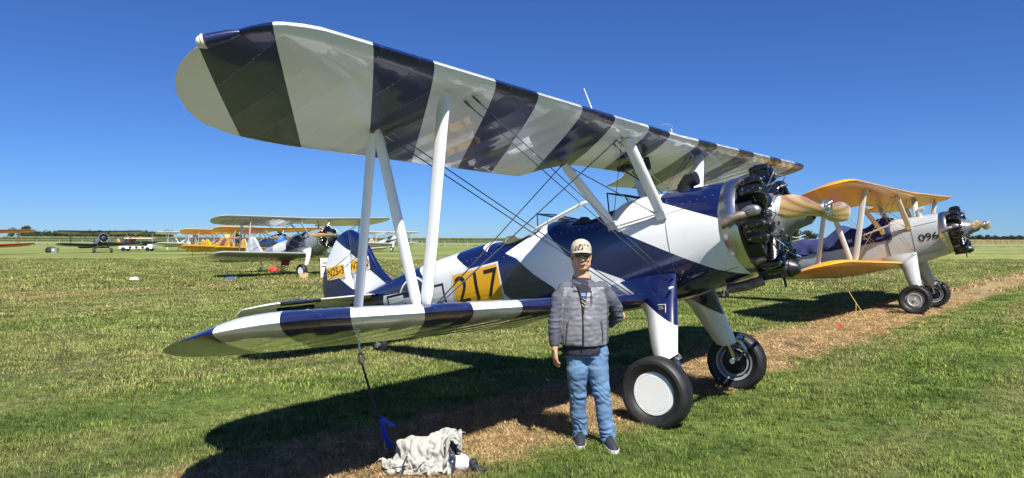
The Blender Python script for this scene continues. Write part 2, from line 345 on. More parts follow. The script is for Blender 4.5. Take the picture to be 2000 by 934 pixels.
def engine(parent,M,lod=0,cowl=None,x0=1.0,zc=None):
    zc=G['hubz'] if zc is None else zc
    blk,dark,steel,case_,rust=M['engine_black'],M['engine_dark'],M['engine_steel'],M['crankcase'],M['exhaust']
    b=MB(); prof=[(.74,.30),(.80,.33),(.95,.30),(1.02,.27),(1.08,.24),(1.14,.20),(1.2,.155),(1.28,.13),(1.36,.115),(1.40,.08)]
    b.lathe(prof,(0,0,zc),(1,0,0),28 if lod==0 else 14)
    if lod==0:
        for k in range(14):
            t=2*math.pi*k/14; b.sph((1.145,math.sin(t)*.205,zc+math.cos(t)*.205),.014,6)
        for k in range(7):
            t=2*math.pi*(k+.5)/7; b.cyl((1.0,math.sin(t)*.245,zc+math.cos(t)*.245),(1.1,math.sin(t)*.225,zc+math.cos(t)*.225),.035,8)
    e=b.fin('engine',[case_],parent)
    # sump and rear accessories
    s=MB(); s.lathe([(.66,.02),(.66,.40),(.80,.36),(.84,.30)],(0,0,zc),(1,0,0),20)
    s.fin('rear_case',[dark],e)
    if lod==0:
        s=MB(); s.tube([(.80,0,zc-.30),(.95,0,zc-.42),(1.12,0,zc-.50),(1.18,0,zc-.5)],[.09,.1,.085,.04],12)
        s.box((.95,0,zc-.52),(.26,.2,.09)); s.cyl((1.02,0,zc-.56),(1.02,0,zc-.66),.012,6)
        s.fin('oil_sump',[dark],e)
        s=MB()
        for y_ in(-.12,.12):
            s.cyl((.72,y_,zc+.1),(.9,y_,zc+.1),.07,10); s.box((.8,y_,zc+.18),(.12,.1,.08))
        s.fin('magneto',[dark],e)
    for k in range(7):
        t=2*math.pi*k/7; d=Vector((0,-math.sin(t),math.cos(t))); o=Vector((x0,0,zc)); w=Vector((0,math.cos(t),math.sin(t)))
        c=MB(); c.cur=0
        if lod<2:
            pr=[(.22,.085)]; h=.25; nf=10 if lod==0 else 4
            for i in range(nf):
                dh=.13/nf; pr+=[(h,.072),(h,.112),(h+dh*.45,.112),(h+dh*.45,.072)]; h+=dh
            nh=8 if lod==0 else 3
            for i in range(nh):
                dh=.11/nh; rr=.132-.022*(i/nh)**2; pr+=[(h,.085),(h,rr),(h+dh*.45,rr),(h+dh*.45,.085)]; h+=dh
            pr+=[(h,.085),(h+.015,.05),(h+.02,.0)]
            c.lathe(pr,o,d,20 if lod==0 else 10)
        else:
            c.lathe([(.2,.08),(.4,.085),(.4,.115),(.5,.1),(.52,0)],o,d,8)
        if lod<2:
            for s_ in(-1,1):     # rocker boxes
                p=o+d*.5+w*(s_*.062); q=Matrix((Vector((1,0,0)),w,d)).transposed()
                c.box(p-d*.012,(.15,.05,.04),q); c.tube([p+Vector((-.09,0,0)),p+Vector((-.08,0,0)),p+Vector((-.03,0,0))+d*.006,p+Vector((.04,0,0))+d*.006,p+Vector((.092,0,0)),p+Vector((.104,0,0))],[.016,.030,.038,.040,.034,.016],12); c.tube([p+Vector((.0,0,0))-d*.02,p+Vector((.0,0,0))+d*.045],[.03,.024],10)
                c.cur=1
                for xx in(-.05,.05): c.sph(p+Vector((xx,0,0))+d*.036,.0105,6)
                c.sph(p+Vector((.104,0,0)),.015,6)
                c.cur=0
        cy=c.fin('cylinder',[blk,steel],e,ang=30)
        if lod<2:
            c=MB()
            for s_ in(-1,1):
                a=o+Vector((.10,0,0))+d*.17+w*(s_*.035); z_=o+Vector((.085,0,0))+d*.485+w*(s_*.06)
                c.cyl(a,z_,.011,6); c.cyl(z_-d*.03,z_,.02,8)
            c.fin('pushrod_tube',[blk],e)
        if lod==0:
            c=MB(); p=o+Vector((.08,0,0))+d*.43+w*.03
            c.cyl(p,p+Vector((.05,0,0)),.013,6); pts=[p+Vector((.05,0,0)),p+Vector((.11,0,0))+w*.07-d*.04,o+Vector((.13,0,0))+d*.33+w*.13,o+Vector((.05,0,0))+d*.24+w*.12]
            c.tube(pts,.0055,6); p2=p-w*.06
            c.tube([p2,p2+Vector((.07,0,0))-w*.06,o+Vector((.1,0,0))+d*.34-w*.14,o+Vector((.02,0,0))+d*.25-w*.13],.005,6)
            c.fin('ignition_lead',[steel],e)
            # intake pipe behind
            c=MB(); c.tube([o+Vector((-.2,0,0))+d*.2+w*.12,o+Vector((-.2,0,0))+d*.34+w*.12,o+Vector((-.14,0,0))+d*.45+w*.1,o+Vector((-.06,0,0))+d*.49+w*.06],.028,10)
            c.fin('intake_pipe',[dark],e)
            # air baffle between cylinders
            t2=t+math.pi/7; dd=Vector((0,-math.sin(t2),math.cos(t2))); ww=Vector((0,math.cos(t2),math.sin(t2)))
            c=MB(); c.box(o+dd*.29+Vector((-.03,0,0)),(.012,.09,.16),Matrix((Vector((1,0,0)),ww,dd)).transposed()); c.fin('cylinder_baffle',[dark],e)
            for rr in(.33,.40):
                pass
    for k in range(7):
        t=2*math.pi*(k+.5)/7; d=Vector((0,-math.sin(t),math.cos(t))); w=Vector((0,math.cos(t),math.sin(t)))
        c=MB(); q=Matrix((Vector((1,0,0)),w,d)).transposed(); c.box(Vector((x0-.06,0,zc))+d*.385,(.12,.17,.15),q); c.box(Vector((x0-.05,0,zc))+d*.26,(.14,.11,.12),q)
        if lod==0: c.tube([Vector((x0+.02,0,zc))+d*.22,Vector((x0+.03,0,zc))+d*.33+w*.02,Vector((x0-.04,0,zc))+d*.44],.02,8); c.tube([Vector((x0+.04,0,zc))+d*.22+w*.04,Vector((x0+.0,0,zc))+d*.36+w*.035,Vector((x0-.06,0,zc))+d*.45+w*.03],.013,8)
        c.fin('intercylinder_baffle',[dark],e,smooth=lod==0)
    if lod==0:
        rr_=random.Random(3)
        c=MB(); c.cur=0
        for k in range(90):      # nuts, unions and clips all over the engine
            t=rr_.random()*2*math.pi; r_=rr_.uniform(.2,.46); x_=x0+rr_.uniform(.03,.12)
            c.sph((x_,-math.sin(t)*r_,zc+math.cos(t)*r_),rr_.uniform(.005,.011),5)
        c.fin('fasteners',[steel],e)
        c=MB()
        for k in range(16):
            t=rr_.random()*2*math.pi; a=t; r_=rr_.uniform(.2,.4); x_=x0+rr_.uniform(.02,.1); pts=[]
            for i in range(4):
                pts.append((x_,-math.sin(a)*r_,zc+math.cos(a)*r_)); a+=rr_.uniform(.05,.28); r_=min(.45,max(.18,r_+rr_.uniform(-.1,.1))); x_+=rr_.uniform(-.02,.03)
            c.tube(pts,rr_.uniform(.004,.009),6)
        c.fin('hoses_and_lines',[dark],e)
        # exhaust collector ring and stack on the starboard side
        for k in range(7):
            c=MB(); t=2*math.pi*k/7-.22; d=Vector((0,-math.sin(t),math.cos(t)))
            c.tube([Vector((.98,0,zc))+d*.46,Vector((.90,0,zc))+d*.475,Vector((.84,0,zc))+d*.43],[.038,.042,.045],10)
            c.fin('exhaust_pipe',[rust],e)
        c=MB(); c.tube([(.99,-.50,zc+.06),(.90,-.555,zc+.05),(.82,-.575,zc+.03),(.735,-.585,zc+.0)],[.040,.043,.045,.048],16,cap=False)
        c.tube([(.745,-.584,zc+.002),(.80,-.577,zc+.02)],[.041,.041],16,cap=True)
        c.fin('exhaust_stack',[rust],e)
        c=MB(); c.sph((1.01,-.50,zc+.075),.07,14,(1.25,.75,.8)); 
        for i in range(3): c.tube([(.95,-.555,zc+.06+i*.02),(1.01,-.563,zc+.075+i*.02),(1.07,-.545,zc+.07+i*.02)],.006,6)
        c.fin('heat_muff',[M['alloy']],e)
    return e
def propeller(parent,M,lod=0,ang=0.0,rad=1.26,tips=True,metal=False):
    hx,hz=G['hubx']-.02,G['hubz']
    b=MB()
    b.lathe([(-.10,.0),(-.10,.06),(-.02,.06),(-.02,.083),(.0,.085),(.012,.08),(.012,.028),(.04,.028),(.05,.02),(.05,0)],(hx+.06,0,hz),(1,0,0),24 if lod==0 else 10)
    if lod==0:
        for k in range(8):
            t=2*math.pi*k/8; b.cyl((hx+.07,math.sin(t)*.064,hz+math.cos(t)*.064),(hx+.098,math.sin(t)*.064,hz+math.cos(t)*.064),.013,6); b.cyl((hx+.09,math.sin(t)*.064,hz+math.cos(t)*.064),(hx+.108,math.sin(t)*.064,hz+math.cos(t)*.064),.007,6)
        b.tube([(hx+.08,-.05,hz+.03),(hx+.13,-.02,hz+.05),(hx+.10,.05,hz-.02)],.009,6)
    p=b.fin('propeller',[M['hub_steel']],parent)
    rs_=[.0,.09,.16,.26,.4,.55,.7,.85,1.0,1.12,1.2,rad-.02,rad]
    ch=[.15,.15,.145,.15,.175,.205,.215,.21,.19,.165,.14,.09,.03]; th=[.10,.10,.085,.07,.06,.058,.048,.04,.032,.026,.02,.014,.01]
    tw=[72,66,56,48,41,35,30,26,23,21,19.5,19,19]
    for s in(-1,1):
        c=MB(); rs=[]
        for r,q,t,a in zip(rs_,ch,th,tw):
            a=R(a); ring=[]; ysh=0
            for j in range(16 if lod==0 else 8):
                g=2*math.pi*j/(16 if lod==0 else 8); u=math.cos(g)*q/2; v=math.sin(g)*t/2*(1 if math.sin(g)>0 else .45)
                x=u*math.sin(a)*.95+v*math.cos(a); z=(u*math.cos(a)-v*math.sin(a))*s
                ring.append(Vector((hx+x,s*r,hz+z*s*1.0)))
            rs.append(ring)
        c.rings(rs)
        def post(bm,s=s):
            if tips:
                bmesh.ops.bisect_plane(bm,geom=bm.verts[:]+bm.edges[:]+bm.faces[:],plane_co=Vector((0,s*(rad-.10),0)),plane_no=Vector((0,1,0)),dist=1e-5)
                for f in bm.faces: f.material_index=1 if f.calc_center_median().y*s>rad-.10 else 0
        c.fin('blade',[M['prop_metal'] if metal else M['prop_wood'],M['white_gloss']],p,post=post,ang=60)
    if ang:
        for ch_ in p.children: pass
    return p
def rot_prop(p,ang):
    # spin the propeller part about the thrust line
    hz=G['hubz']; Mx=Matrix.Translation((0,0,hz))@Matrix.Rotation(ang,4,'X')@Matrix.Translation((0,0,-hz))
    p.matrix_local=Mx@p.matrix_local
def wheel(parent,M,side,lod=0,y=None,tread=False,cap_flat=True,cap='white_gloss'):
    yc=side*1.0; rr=.333; n=40 if lod==0 else (20 if lod==1 else 12)
    b=MB(); prof=[(-.055,.20),(-.075,.215),(-.097,.25),(-.105,.28),(-.098,.305)]
    top=[(-.085,.318),(-.06,.327)]
    if lod==0 and not tread:
        for gx in(-.042,-.014,.014,.042): top+=[(gx-.006,.331),(gx-.005,.323),(gx+.005,.323),(gx+.006,.331)]
    else: top+=[(0,.332)]
    prof=prof+top+[(-a,r) for a,r in ([(-.085,.318),(-.06,.327)][::-1])]+[(-a,r) for a,r in prof[::-1]]
    b.lathe(prof,(0,yc,0),(0,1,0),n)
    if tread:
        k=30
        for i in range(k):
            for s_ in(-1,1):
                t=2*math.pi*i/k+(.1 if s_>0 else 0); c_=Vector((math.sin(t)*.327,yc+s_*.045,math.cos(t)*.327))
                q=Matrix((Vector((math.cos(t),0,-math.sin(t))),Vector((0,1,0)),Vector((math.sin(t),0,math.cos(t))))).transposed()@Matrix.Rotation(s_*.6,3,'Z')
                b.box(c_,(.032,.075,.02),q)
    w=b.fin('wheel',[M['tyre']],parent,ang=28)
    c=MB()
    o=side*.07
    if cap_flat:
        c.lathe([(.0,.0),(.001,.165),(-.002,.168),(-.002,.171),(.001,.174),(.0,.195),(-.008,.202),(-.03,.203)],(0,yc+o,0),(0,side,0),n)
        if lod==0:
            for k in range(4):
                t=R(40)+k*math.pi/2; p=Vector((math.sin(t)*.11,yc+o,math.cos(t)*.11)); c.cyl(p,p+Vector((0,side*.002,0)),.007,8)
        c.fin('hubcap',[M[cap]],w)
    else:
        c.lathe([(.02,.0),(.02,.03),(-.005,.035),(-.005,.12),(.008,.13),(.008,.15),(-.02,.16),(-.03,.2)],(0,yc+o,0),(0,side,0),n)
        for k in range(5):
            t=k*2*math.pi/5; p=Vector((math.sin(t)*.085,yc+o-side*.004,math.cos(t)*.085)); c.cyl(p,p+Vector((0,side*.008,0)),.012,8)
        c.fin('hubcap',[M[cap]],w)
    c=MB(); c.lathe([(-.06,.205),(-.085,.21),(-.08,.19),(-.04,.18),(-.03,.165),(-.075,.16),(-.075,.148),(-.03,.14)],(0,yc,0),(0,side,0),n)
    c.fin('rim',[M['rim_grey']],w)
    c=MB(); c.lathe([(-.02,.14),(-.06,.13),(-.065,.05),(-.12,.045),(-.13,0)],(0,yc,0),(0,side,0),n); c.fin('brake_drum',[M['engine_dark']],w)
    return w
def gear_leg(parent,M,side,mats,cutpoly=None,lod=0):
    b=MB(); rs=[]
    #  z , y , x rear, x front , thickness
    for z,y,xr,xf,t in ((1.06,.425,-.62,.13,.10),(.98,.44,-.55,.13,.12),(.90,.46,-.42,.13,.15),(.80,.49,-.28,.125,.16),(.70,.53,-.215,.125,.155),(.58,.585,-.19,.13,.15),(.42,.665,-.15,.135,.14),(.28,.735,-.105,.14,.13),(.235,.757,-.095,.14,.12)):
        ring=[]
        for j in range(20):
            g=2*math.pi*j/20; cx=math.cos(g); u=(xf+xr)/2+(xf-xr)/2*cx; v=math.sin(g)*t/2*(1.0 if cx>-.2 else 1.0+(cx+.2)*.7)
            ring.append(Vector((u,side*(y+v),z+v*.45)))
        rs.append(ring)
    b.rings(rs)
    def post(bm):
        a,c=cutpoly; d=Vector((c[0]-a[0],0,c[1]-a[1])); no=Vector((d.z,0,-d.x)).normalized()
        bmesh.ops.bisect_plane(bm,geom=bm.verts[:]+bm.edges[:]+bm.faces[:],plane_co=Vector((a[0],0,a[1])),plane_no=no,dist=1e-5)
        for f in bm.faces: f.material_index=0 if (f.calc_center_median()-Vector((a[0],0,a[1]))).dot(no)>0 else 1
    g=b.fin('gear_leg',mats,parent,post=post if cutpoly else 'weld',ang=45)
    c=MB(); c.cyl((.03,side*.76,.24),(.03,side*.86,.02),.035,12); c.cyl((.03,side*.80,.02),(.03,side*1.0,0),.03,10)
    c.cyl((.14,side*.77,.26),(.16,side*.80,.20),.02,8)
    if lod==0:
        c.tube([(.16,side*.78,.24),(.20,side*.82,.13),(.07,side*.87,.03)],.018,8); c.tube([(.16,side*.82,.24),(.20,side*.86,.13),(.07,side*.89,.03)],.014,8)
        c.cyl((.20,side*.80,.13),(.20,side*.89,.13),.014,8)
        c.cyl((.1,side*.80,.25),(.19,side*.78,.29),.03,10)
    c.fin('shock_strut',[M['chrome']],g)
    return g
def wires_mb(segs,r=.0045,n=6,flat=.5):
    b=MB()
    for a,c in segs: b.tube([a,c],r,n,flat=flat)
    return b
def std_mats():
    M={}
    M['engine_black']=mat('engine_black',(.006,.006,.007),.22,0,.9,spec=.5)
    M['engine_dark']=mat('engine_dark',(.012,.012,.013),.4)
    M['engine_steel']=mat('engine_steel',(.5,.5,.5),.3,1)
    M['crankcase']=mat('crankcase_grey',(.16,.17,.19),.38,.3,var=(9,.2))
    M['exhaust']=mat('exhaust_steel',(.24,.19,.16),.5,.7,var=(14,.45),bump=(60,.3,.002))
    M['alloy']=mat('cast_alloy',(.55,.56,.58),.35,.9)
    M['hub_steel']=mat('hub_steel',(.45,.46,.48),.3,.9,var=(30,.3))
    M['white_gloss']=mat('white_gloss_paint',WHITE,.3,0,.8)
    M['tyre']=mat('tyre_rubber',(.014,.014,.015),.55,var=(12,.3),bump=(90,.25,.002))
    M['rim_grey']=mat('rim_grey_paint',(.36,.38,.40),.35,.2)
    M['chrome']=mat('chrome',(.62,.63,.65),.16,1)
    M['wire']=mat('streamline_wire',(.16,.17,.19),.22,.9)
    M['navy_wire']=mat('brace_wire',(.22,.23,.25),.3,.9)
    M['prop_metal']=mat('prop_alloy',(.45,.46,.47),.3,.9)
    if 'prop_wood' not in MATS:
        m=mat('prop_wood',(.6,.36,.17),.35,0,.5); nt=m.node_tree; N=nt.nodes; L=nt.links; bb=N['Principled BSDF']
        tc=N.new('ShaderNodeTexCoord'); mp=N.new('ShaderNodeMapping'); mp.inputs['Scale'].default_value=(1.0,.05,.75)
        wv=N.new('ShaderNodeTexWave'); wv.inputs['Scale'].default_value=12; wv.inputs['Distortion'].default_value=1.2; wv.inputs['Detail'].default_value=1.5; wv.inputs['Detail Scale'].default_value=.8
        ns=N.new('ShaderNodeTexNoise'); ns.inputs['Scale'].default_value=3; mp2=N.new('ShaderNodeMapping'); mp2.inputs['Scale'].default_value=(30,2.0,30)
        ra=N.new('ShaderNodeValToRGB'); e=ra.color_ramp.elements; e[0].position=0; e[0].color=(.74,.45,.20,1); e[1].position=.76; e[1].color=(.60,.32,.12,1); e2=e.new(.90); e2.color=(.40,.20,.08,1)
        mx=N.new('ShaderNodeMix'); mx.data_type='RGBA'; mx.blend_type='MULTIPLY'; mx.inputs[0].default_value=.35
        L.new(tc.outputs['Object'],mp.inputs[0]); L.new(mp.outputs[0],wv.inputs[0]); L.new(wv.outputs['Fac'],ra.inputs[0]); L.new(tc.outputs['Object'],mp2.inputs[0]); L.new(mp2.outputs[0],ns.inputs[0])
        L.new(ra.outputs[0],mx.inputs[6]); L.new(ns.outputs['Color'],mx.inputs[7]); L.new(mx.outputs[2],bb.inputs['Base Color'])
    M['prop_wood']=MATS['prop_wood']
    M['hub_grey']=mat('hub_grey',(.42,.43,.42),.4,.3)
    M['glass']=glass(); M['frame_dark']=mat('frame_dark',(.012,.014,.03),.35,0,.3)
    M['olive']=mat('olive_leather',(.055,.065,.025),.5,bump=(40,.3,.003)); M['black_trim']=mat('black_trim',(.01,.01,.011),.45)
    M['lens']=mat('lamp_lens',(.75,.72,.62),.08,.2,1)
    return M
def biplane(label,loc,psi,th,bank,zo,paint,lod=0,opts=None,name='biplane',axle=.31,group=None):
    """paint: dict with wing [m0,m1], fus [m0,m1], etc."""
    o=opts or {}; M=std_mats()
    rot=Matrix.Rotation(psi,4,'Z')@Matrix.Rotation(bank,4,'X')@Matrix.Rotation(-th,4,'Y')
    T=thing(name,label,'biplane',Matrix.Translation((loc[0],loc[1],axle+zo))@rot,group)
    W_=paint['wing']; Fm=paint['fus']; st=paint['strut']
    wb=paint.get('bounds')
    P3=(wb or ([],[]))
    wing_mesh(U,-4.934,4.934,P3[0],.76,G['ux'],W_,'upper_wing',T,cut=True,lod=lod)
    def Ln(y,s,dz=0): return Lw(y,s,dz)
    wing_mesh(Ln,-4.934,-.36,P3[1],.80,G['lx'],(paint.get('lower') or W_),'lower_wing',T,lod=lod,droop=paint.get('tipcurl',0))
    wing_mesh(Ln,.36,4.934,[-a for a in P3[1]][::-1],.8,G['lx'],(paint.get('lower') or W_),'lower_wing',T,lod=lod,droop=paint.get('tipcurl',0))
    fuselage(T,Fm,paint.get('fpolys',[]),lod,open_cockpit=o.get('open',True))
    # tail
    RO=[(-5.43,2.655),(-5.56,2.64),(-5.68,2.595),(-5.80,2.50),(-5.95,2.36),(-6.08,2.21),(-6.18,2.05),(-6.24,1.88),(-6.24,1.72),(-6.18,1.56),(-6.05,1.42),(-5.85,1.33),(-5.6,1.29),(-5.43,1.29)]
    FO=[(-5.415,2.655),(-5.415,1.5),(-4.62,1.62),(-4.55,1.69),(-4.72,1.86),(-4.86,2.08),(-4.97,2.30),(-5.08,2.46),(-5.2,2.575),(-5.31,2.635)]
    cuts=paint.get('tailcuts',()); fn=paint.get('tailfn')
    rud=fin_section(RO,.075,'rudder',paint.get('rudder',Fm),T,cuts,fn); fin_section(FO,.085,'tail_fin',paint.get('fin',Fm),T,cuts,fn)
    sb=paint.get('stabb',[])
    for s in(-1,1):
        stab_half(s,paint.get('stab',W_),T,'tailplane',-4.7,-5.41,1.93,sb,0 if not sb else .5)
        el=stab_half(s,paint.get('stab',W_),T,'elevator',-5.42,-5.95,1.93,sb,0 if not sb else .5)
        el.data.transform(Matrix.Translation((-5.41,0,1.545))@Matrix.Rotation(R(-19),4,'Y')@Matrix.Translation((5.41,0,-1.545)))
    # struts
    sy=G['sy']; fwd=(1,0,-.05)
    for s in(-1,1):
        for nm,a,b_,c_ in (('interplane_strut',Lw(s*sy,.215,.075),U(s*sy,.205,-.045),.115),('interplane_strut',Lw(s*sy,1.02,.05),U(s*sy,1.0,-.05),.10),('interplane_strut',Lw(s*sy,.30,.08),U(s*sy,.94,-.05),.105)):
            b=MB(); b.foil(a,b_,c_,.045,fwd,14 if lod==0 else 8,taper=(.6,.6)); 
            if lod==0:
                t=(b_-a).normalized(); b.cyl(a-t*.03+Vector((0,-.02,0)),a-t*.03+Vector((0,.02,0)),.022,10)
            b.fin(nm,[st],T)
        for a,b_,w_ in ((Vector((.10,s*.43,1.66)),U(s*.855,.205,-.05),.125),(Vector((-.47,s*.43,1.67)),U(s*.80,1.0,-.04),.115)):
            b=MB(); b.foil(a,b_,w_,.055,fwd,14 if lod==0 else 8,taper=(.8,.7)); b.fin('cabane_strut',[st],T)
            if lod==0:
                b=MB(); b.box(a+Vector((0,s*.012,.0)),(.10,.05,.085),Matrix.Rotation(-s*.25,3,'X')); 
                for k in range(4): b.sph(a+Vector((-.03+.02*k,s*.042,.028)),.006,6)
                b.fin('strut_fitting',[M['alloy']],T)
    # wires
    def pair(a,b_,d=(.045,0,0)):
        d=Vector(d); return [(a+d,b_+d*.6),(a-d,b_-d*.6)]
    wl=[]
    jav=[]
    for s in(-1,1):
        fa,fb=U(s*3.10,.215,-.05),Vector((.08,s*.44,1.0)); ra,rb=U(s*3.2,.975,-.04),Lw(s*.46,.2,.06)
        wl+=pair(fa,fb)+pair(ra,rb)
        la,lb=Lw(s*3.22,.25,.07),U(s*.9,.28,-.04); ma,mb_=Lw(s*3.28,.2,.07),U(s*.8,1.02,-.03)
        if lod<2: wl+=[(la,lb),(ma,mb_),(U(s*.95,.2,-.05),Vector((-.47,s*.43,1.68))),(U(s*.80,1.0,-.03),Vector((.05,s*.44,1.68)))]
        if lod==0:
            wl+=[(U(s*.86,.3,-.04),Vector((.0+.03,-s*.10,1.9))),(U(s*.86,.36,-.04),Vector((-.05,-s*.10,1.9)))]
        wl+=[(Vector((-5.3,s*1.25,1.55)),Vector((-5.35,0,2.3))),(Vector((-5.3,s*1.25,1.52)),Vector((-5.2,s*.06,1.38))),(Vector((-5.0,s*1.25,1.55)),Vector((-5.1,0,2.25)))] if lod<2 else []
        p1=fa.lerp(fb,o.get('jf',.49)); p2=ra.lerp(rb,o.get('jr',.52))
        if lod<2:
            b=MB(); e0=p2+(p2-p1)*.06; e1=p1+(p1-p2)*.03
            b.tube([e0,p2,p2.lerp(p1,.22),p2.lerp(p1,.3),p2.lerp(p1,.9),p1,e1],[.006,.014,.015,.019,.019,.017,.012],8); b.fin('wire_spreader',[st],T)
    for a,b_ in wl:
        b=MB(); b.tube([a,b_],.0058 if lod==0 else .007,5,flat=.55); 
        if lod==0:
            t=(b_-a).normalized(); b.tube([a,a+t*.05,a+t*.09],[.009,.009,.005],6); b.tube([b_,b_-t*.05,b_-t*.09],[.009,.009,.005],6)
        b.fin('brace_wire',[paint.get('wire',M['wire'])],T)
    for s in(-1,1):
        gear_leg(T,M,s,paint['gear'],paint.get('gearcut'),lod)
        wheel(T,M,s,lod,tread=o.get('tread',False),cap_flat=o.get('capflat',True),cap=o.get('cap','white_gloss'))
    # tail wheel
    b=MB(); b.lathe([(-.03,.05),(-.045,.09),(-.04,.125),(0,.135),(.04,.125),(.045,.09),(.03,.05)],(-5.0,0,.80+.0),(0,1,0),20); tw=b.fin('tail_wheel',[M['tyre']],T)
    b=MB(); b.tube([(-5.0,.06,.8),(-4.93,.06,.96),(-4.85,.0,1.28)],.02,8); b.tube([(-5.0,-.06,.8),(-4.93,-.06,.96),(-4.85,.0,1.28)],.02,8); b.cyl((-5,-.07,.8),(-5,.07,.8),.04,12); b.fin('fork',[M['alloy']],tw)
    # engine bay ring
    if o.get('ring','bare')=='bare':
        b=MB(); zc=G['hubz']-.01
        b.lathe([(.672,.466),(.70,.480),(.76,.489),(.81,.486),(.845,.47),(.85,.455)],(0,0,zc),(1,0,0),40 if lod==0 else 16)
        b.fin('cowl_ring',[paint.get('ringmat',mat('polished_aluminium',(.60,.61,.62),.27,1,bump=(9,.4,.012)))],T)
    elif o['ring']=='townend':
        b=MB(); b.lathe([(.80,.56),(.9,.60),(1.1,.60),(1.2,.575),(1.23,.54),(1.2,.52),(1.0,.55),(.85,.53),(.80,.56)],(0,0,G['hubz']),(1,0,0),32); b.fin('cowl_ring',[paint['ringmat']],T)
    if o.get('ring','bare')=='bare':
        b=MB(); b.lathe([(.83,.474),(.87,.462),(.895,.43),(.90,.0)],(0,0,G['hubz']-.01),(1,0,0),40 if lod==0 else 16); b.fin('engine_baffle',[M['engine_dark']],T)
    engine(T,M,lod); p=propeller(T,M,lod,tips=o.get('tips',True),metal=o.get('metalprop',False))
    if o.get('prop'): rot_prop(p,o['prop'])
    # windscreens, cockpit
    if o.get('open',True):
        for dx in(0,-.985):
            b=MB(); q=[(-.24,-.17,1.925),(-.24,.17,1.925),(-.61,.19,2.07),(-.61,-.19,2.07),(-.56,-.31,1.80),(-.56,.31,1.80)]
            q=[Vector((x+dx,y,z-(.015 if dx else 0))) for x,y,z in q]
            for i,j in((0,3),(3,2),(2,1),(0,1),(3,4),(4,0),(2,5),(5,1)): b.tube([q[i],q[j]],.0085 if lod==0 else .012,6)
            ws=b.fin('windshield',[M['frame_dark']],T)
            b=MB(); b.add([q[0],q[1],q[2],q[3]],[(0,1,2,3)]); b.add([q[0],q[3],q[4]],[(0,1,2)]); b.add([q[1],q[5],q[2]],[(0,1,2)]); b.fin('pane',[M['glass']],ws,smooth=False)
        for xa,xb in((-1.1,-.56),(-2.22,-1.66)):
            b=MB(); pts=[]
            for i in range(25):
                t=2*math.pi*i/24; x=(xa+xb)/2+(xb-xa)/2*math.copysign(abs(math.cos(t))**.6,math.cos(t)); y=.29*math.copysign(abs(math.sin(t))**.6,math.sin(t))
                w,zb,zt,e,zc=fus_at(x); z=zc+(zt-zc)*(max(0,1-(min(abs(y),w*.99)/w)**e))**(1/e); pts.append((x,y,z+.004))
            b.tube(pts,.019,8,cap=False); b.fin('cockpit_coaming',[M['black_trim']],T)
            b=MB(); b.box(((xa+xb)/2,0,1.45),(xb-xa+.05,.62,.5)); ob=b.fin('cockpit_well',[M['black_trim']],T,smooth=False)
            bm=bmesh.new(); bm.from_mesh(ob.data); bmesh.ops.delete(bm,geom=[f for f in bm.faces if f.normal.z>.5],context='FACES'); bm.to_mesh(ob.data); bm.free()
            b=MB(); b.sph((xa+.03,0,1.72),.20,14,(.30,1.0,1.0)); b.fin('seat_back',[M['olive']],T)
            b=MB(); b.sph((xb+.02,0,1.84),.14,10,(.25,1.4,.5)); b.fin('instrument_panel',[M['black_trim']],T)
    return T
# ------------------------------------------------------------------ the navy and white biplane
M=std_mats()
wn_=fabric_paint('wing_navy',NAVY,line=1.6,coat=.45); ww_=fabric_paint('wing_white',(.735,.74,.80),line=1.04)
fn_=mat('navy_gloss',NAVY,.22,0,1.0,bump=(5,.12,.01)); fw_=mat('fuselage_white',(.78,.79,.79),.3,0,1.0,bump=(5,.12,.01))
sw_=mat('strut_white',(.78,.79,.79),.32,0,.8)
def tailfn(c):
    l1=2.18-.815*(c.x+5.25); l2=2.21-.75*(c.x+6.1)
    return 0 if (c.z>l1 or (c.z<l2 and c.x<-5.3)) else 1
hero=biplane('navy and white diagonally striped biplane with black radial engine behind the standing man',(1.959,6.9495),R(-38.856),R(11.3687),R(.326),0,
  dict(wing=[ww_,wn_],lower=[wn_,ww_],bounds=(UB,LBn),fus=[fn_,fw_],fpolys=WP,strut=sw_,gear=[fw_,fn_],gearcut=((-.24,.86),(.13,.56)),
       rudder=[fn_,fw_],fin=[fn_,fw_],stab=[fn_,fw_],stabb=[.22,1.08,1.70],tailcuts=(((-5.75,2.5875),(-4.67,1.707)),((-6.1,2.21),(-5.47,1.7375)),((-5.3,1),(-5.3,3))),tailfn=tailfn),lod=0)
# yellow number panel 217 on the rear fuselage side
yel=mat('label_yellow',(.80,.40,.012),.35,0,.7); blk=mat('label_black',(.004,.004,.005),.35,0,.6)
side_decal('number_panel_border',[(-.455,-.25),(.455,-.25),(.43,.235),(-.45,.235)],fw_,hero,-2.575,1.345,.004,rot=R(1))
side_decal('number_panel',[(-.43,-.23),(.43,-.23),(.405,.21),(-.425,.21)],yel,hero,-2.575,1.345,.006,rot=R(1))
me=text_mesh('217',.50,stretch=1.10,bold=.0); side_decal('number_217',me,blk,hero,-2.575,1.325,.009,rot=R(1))
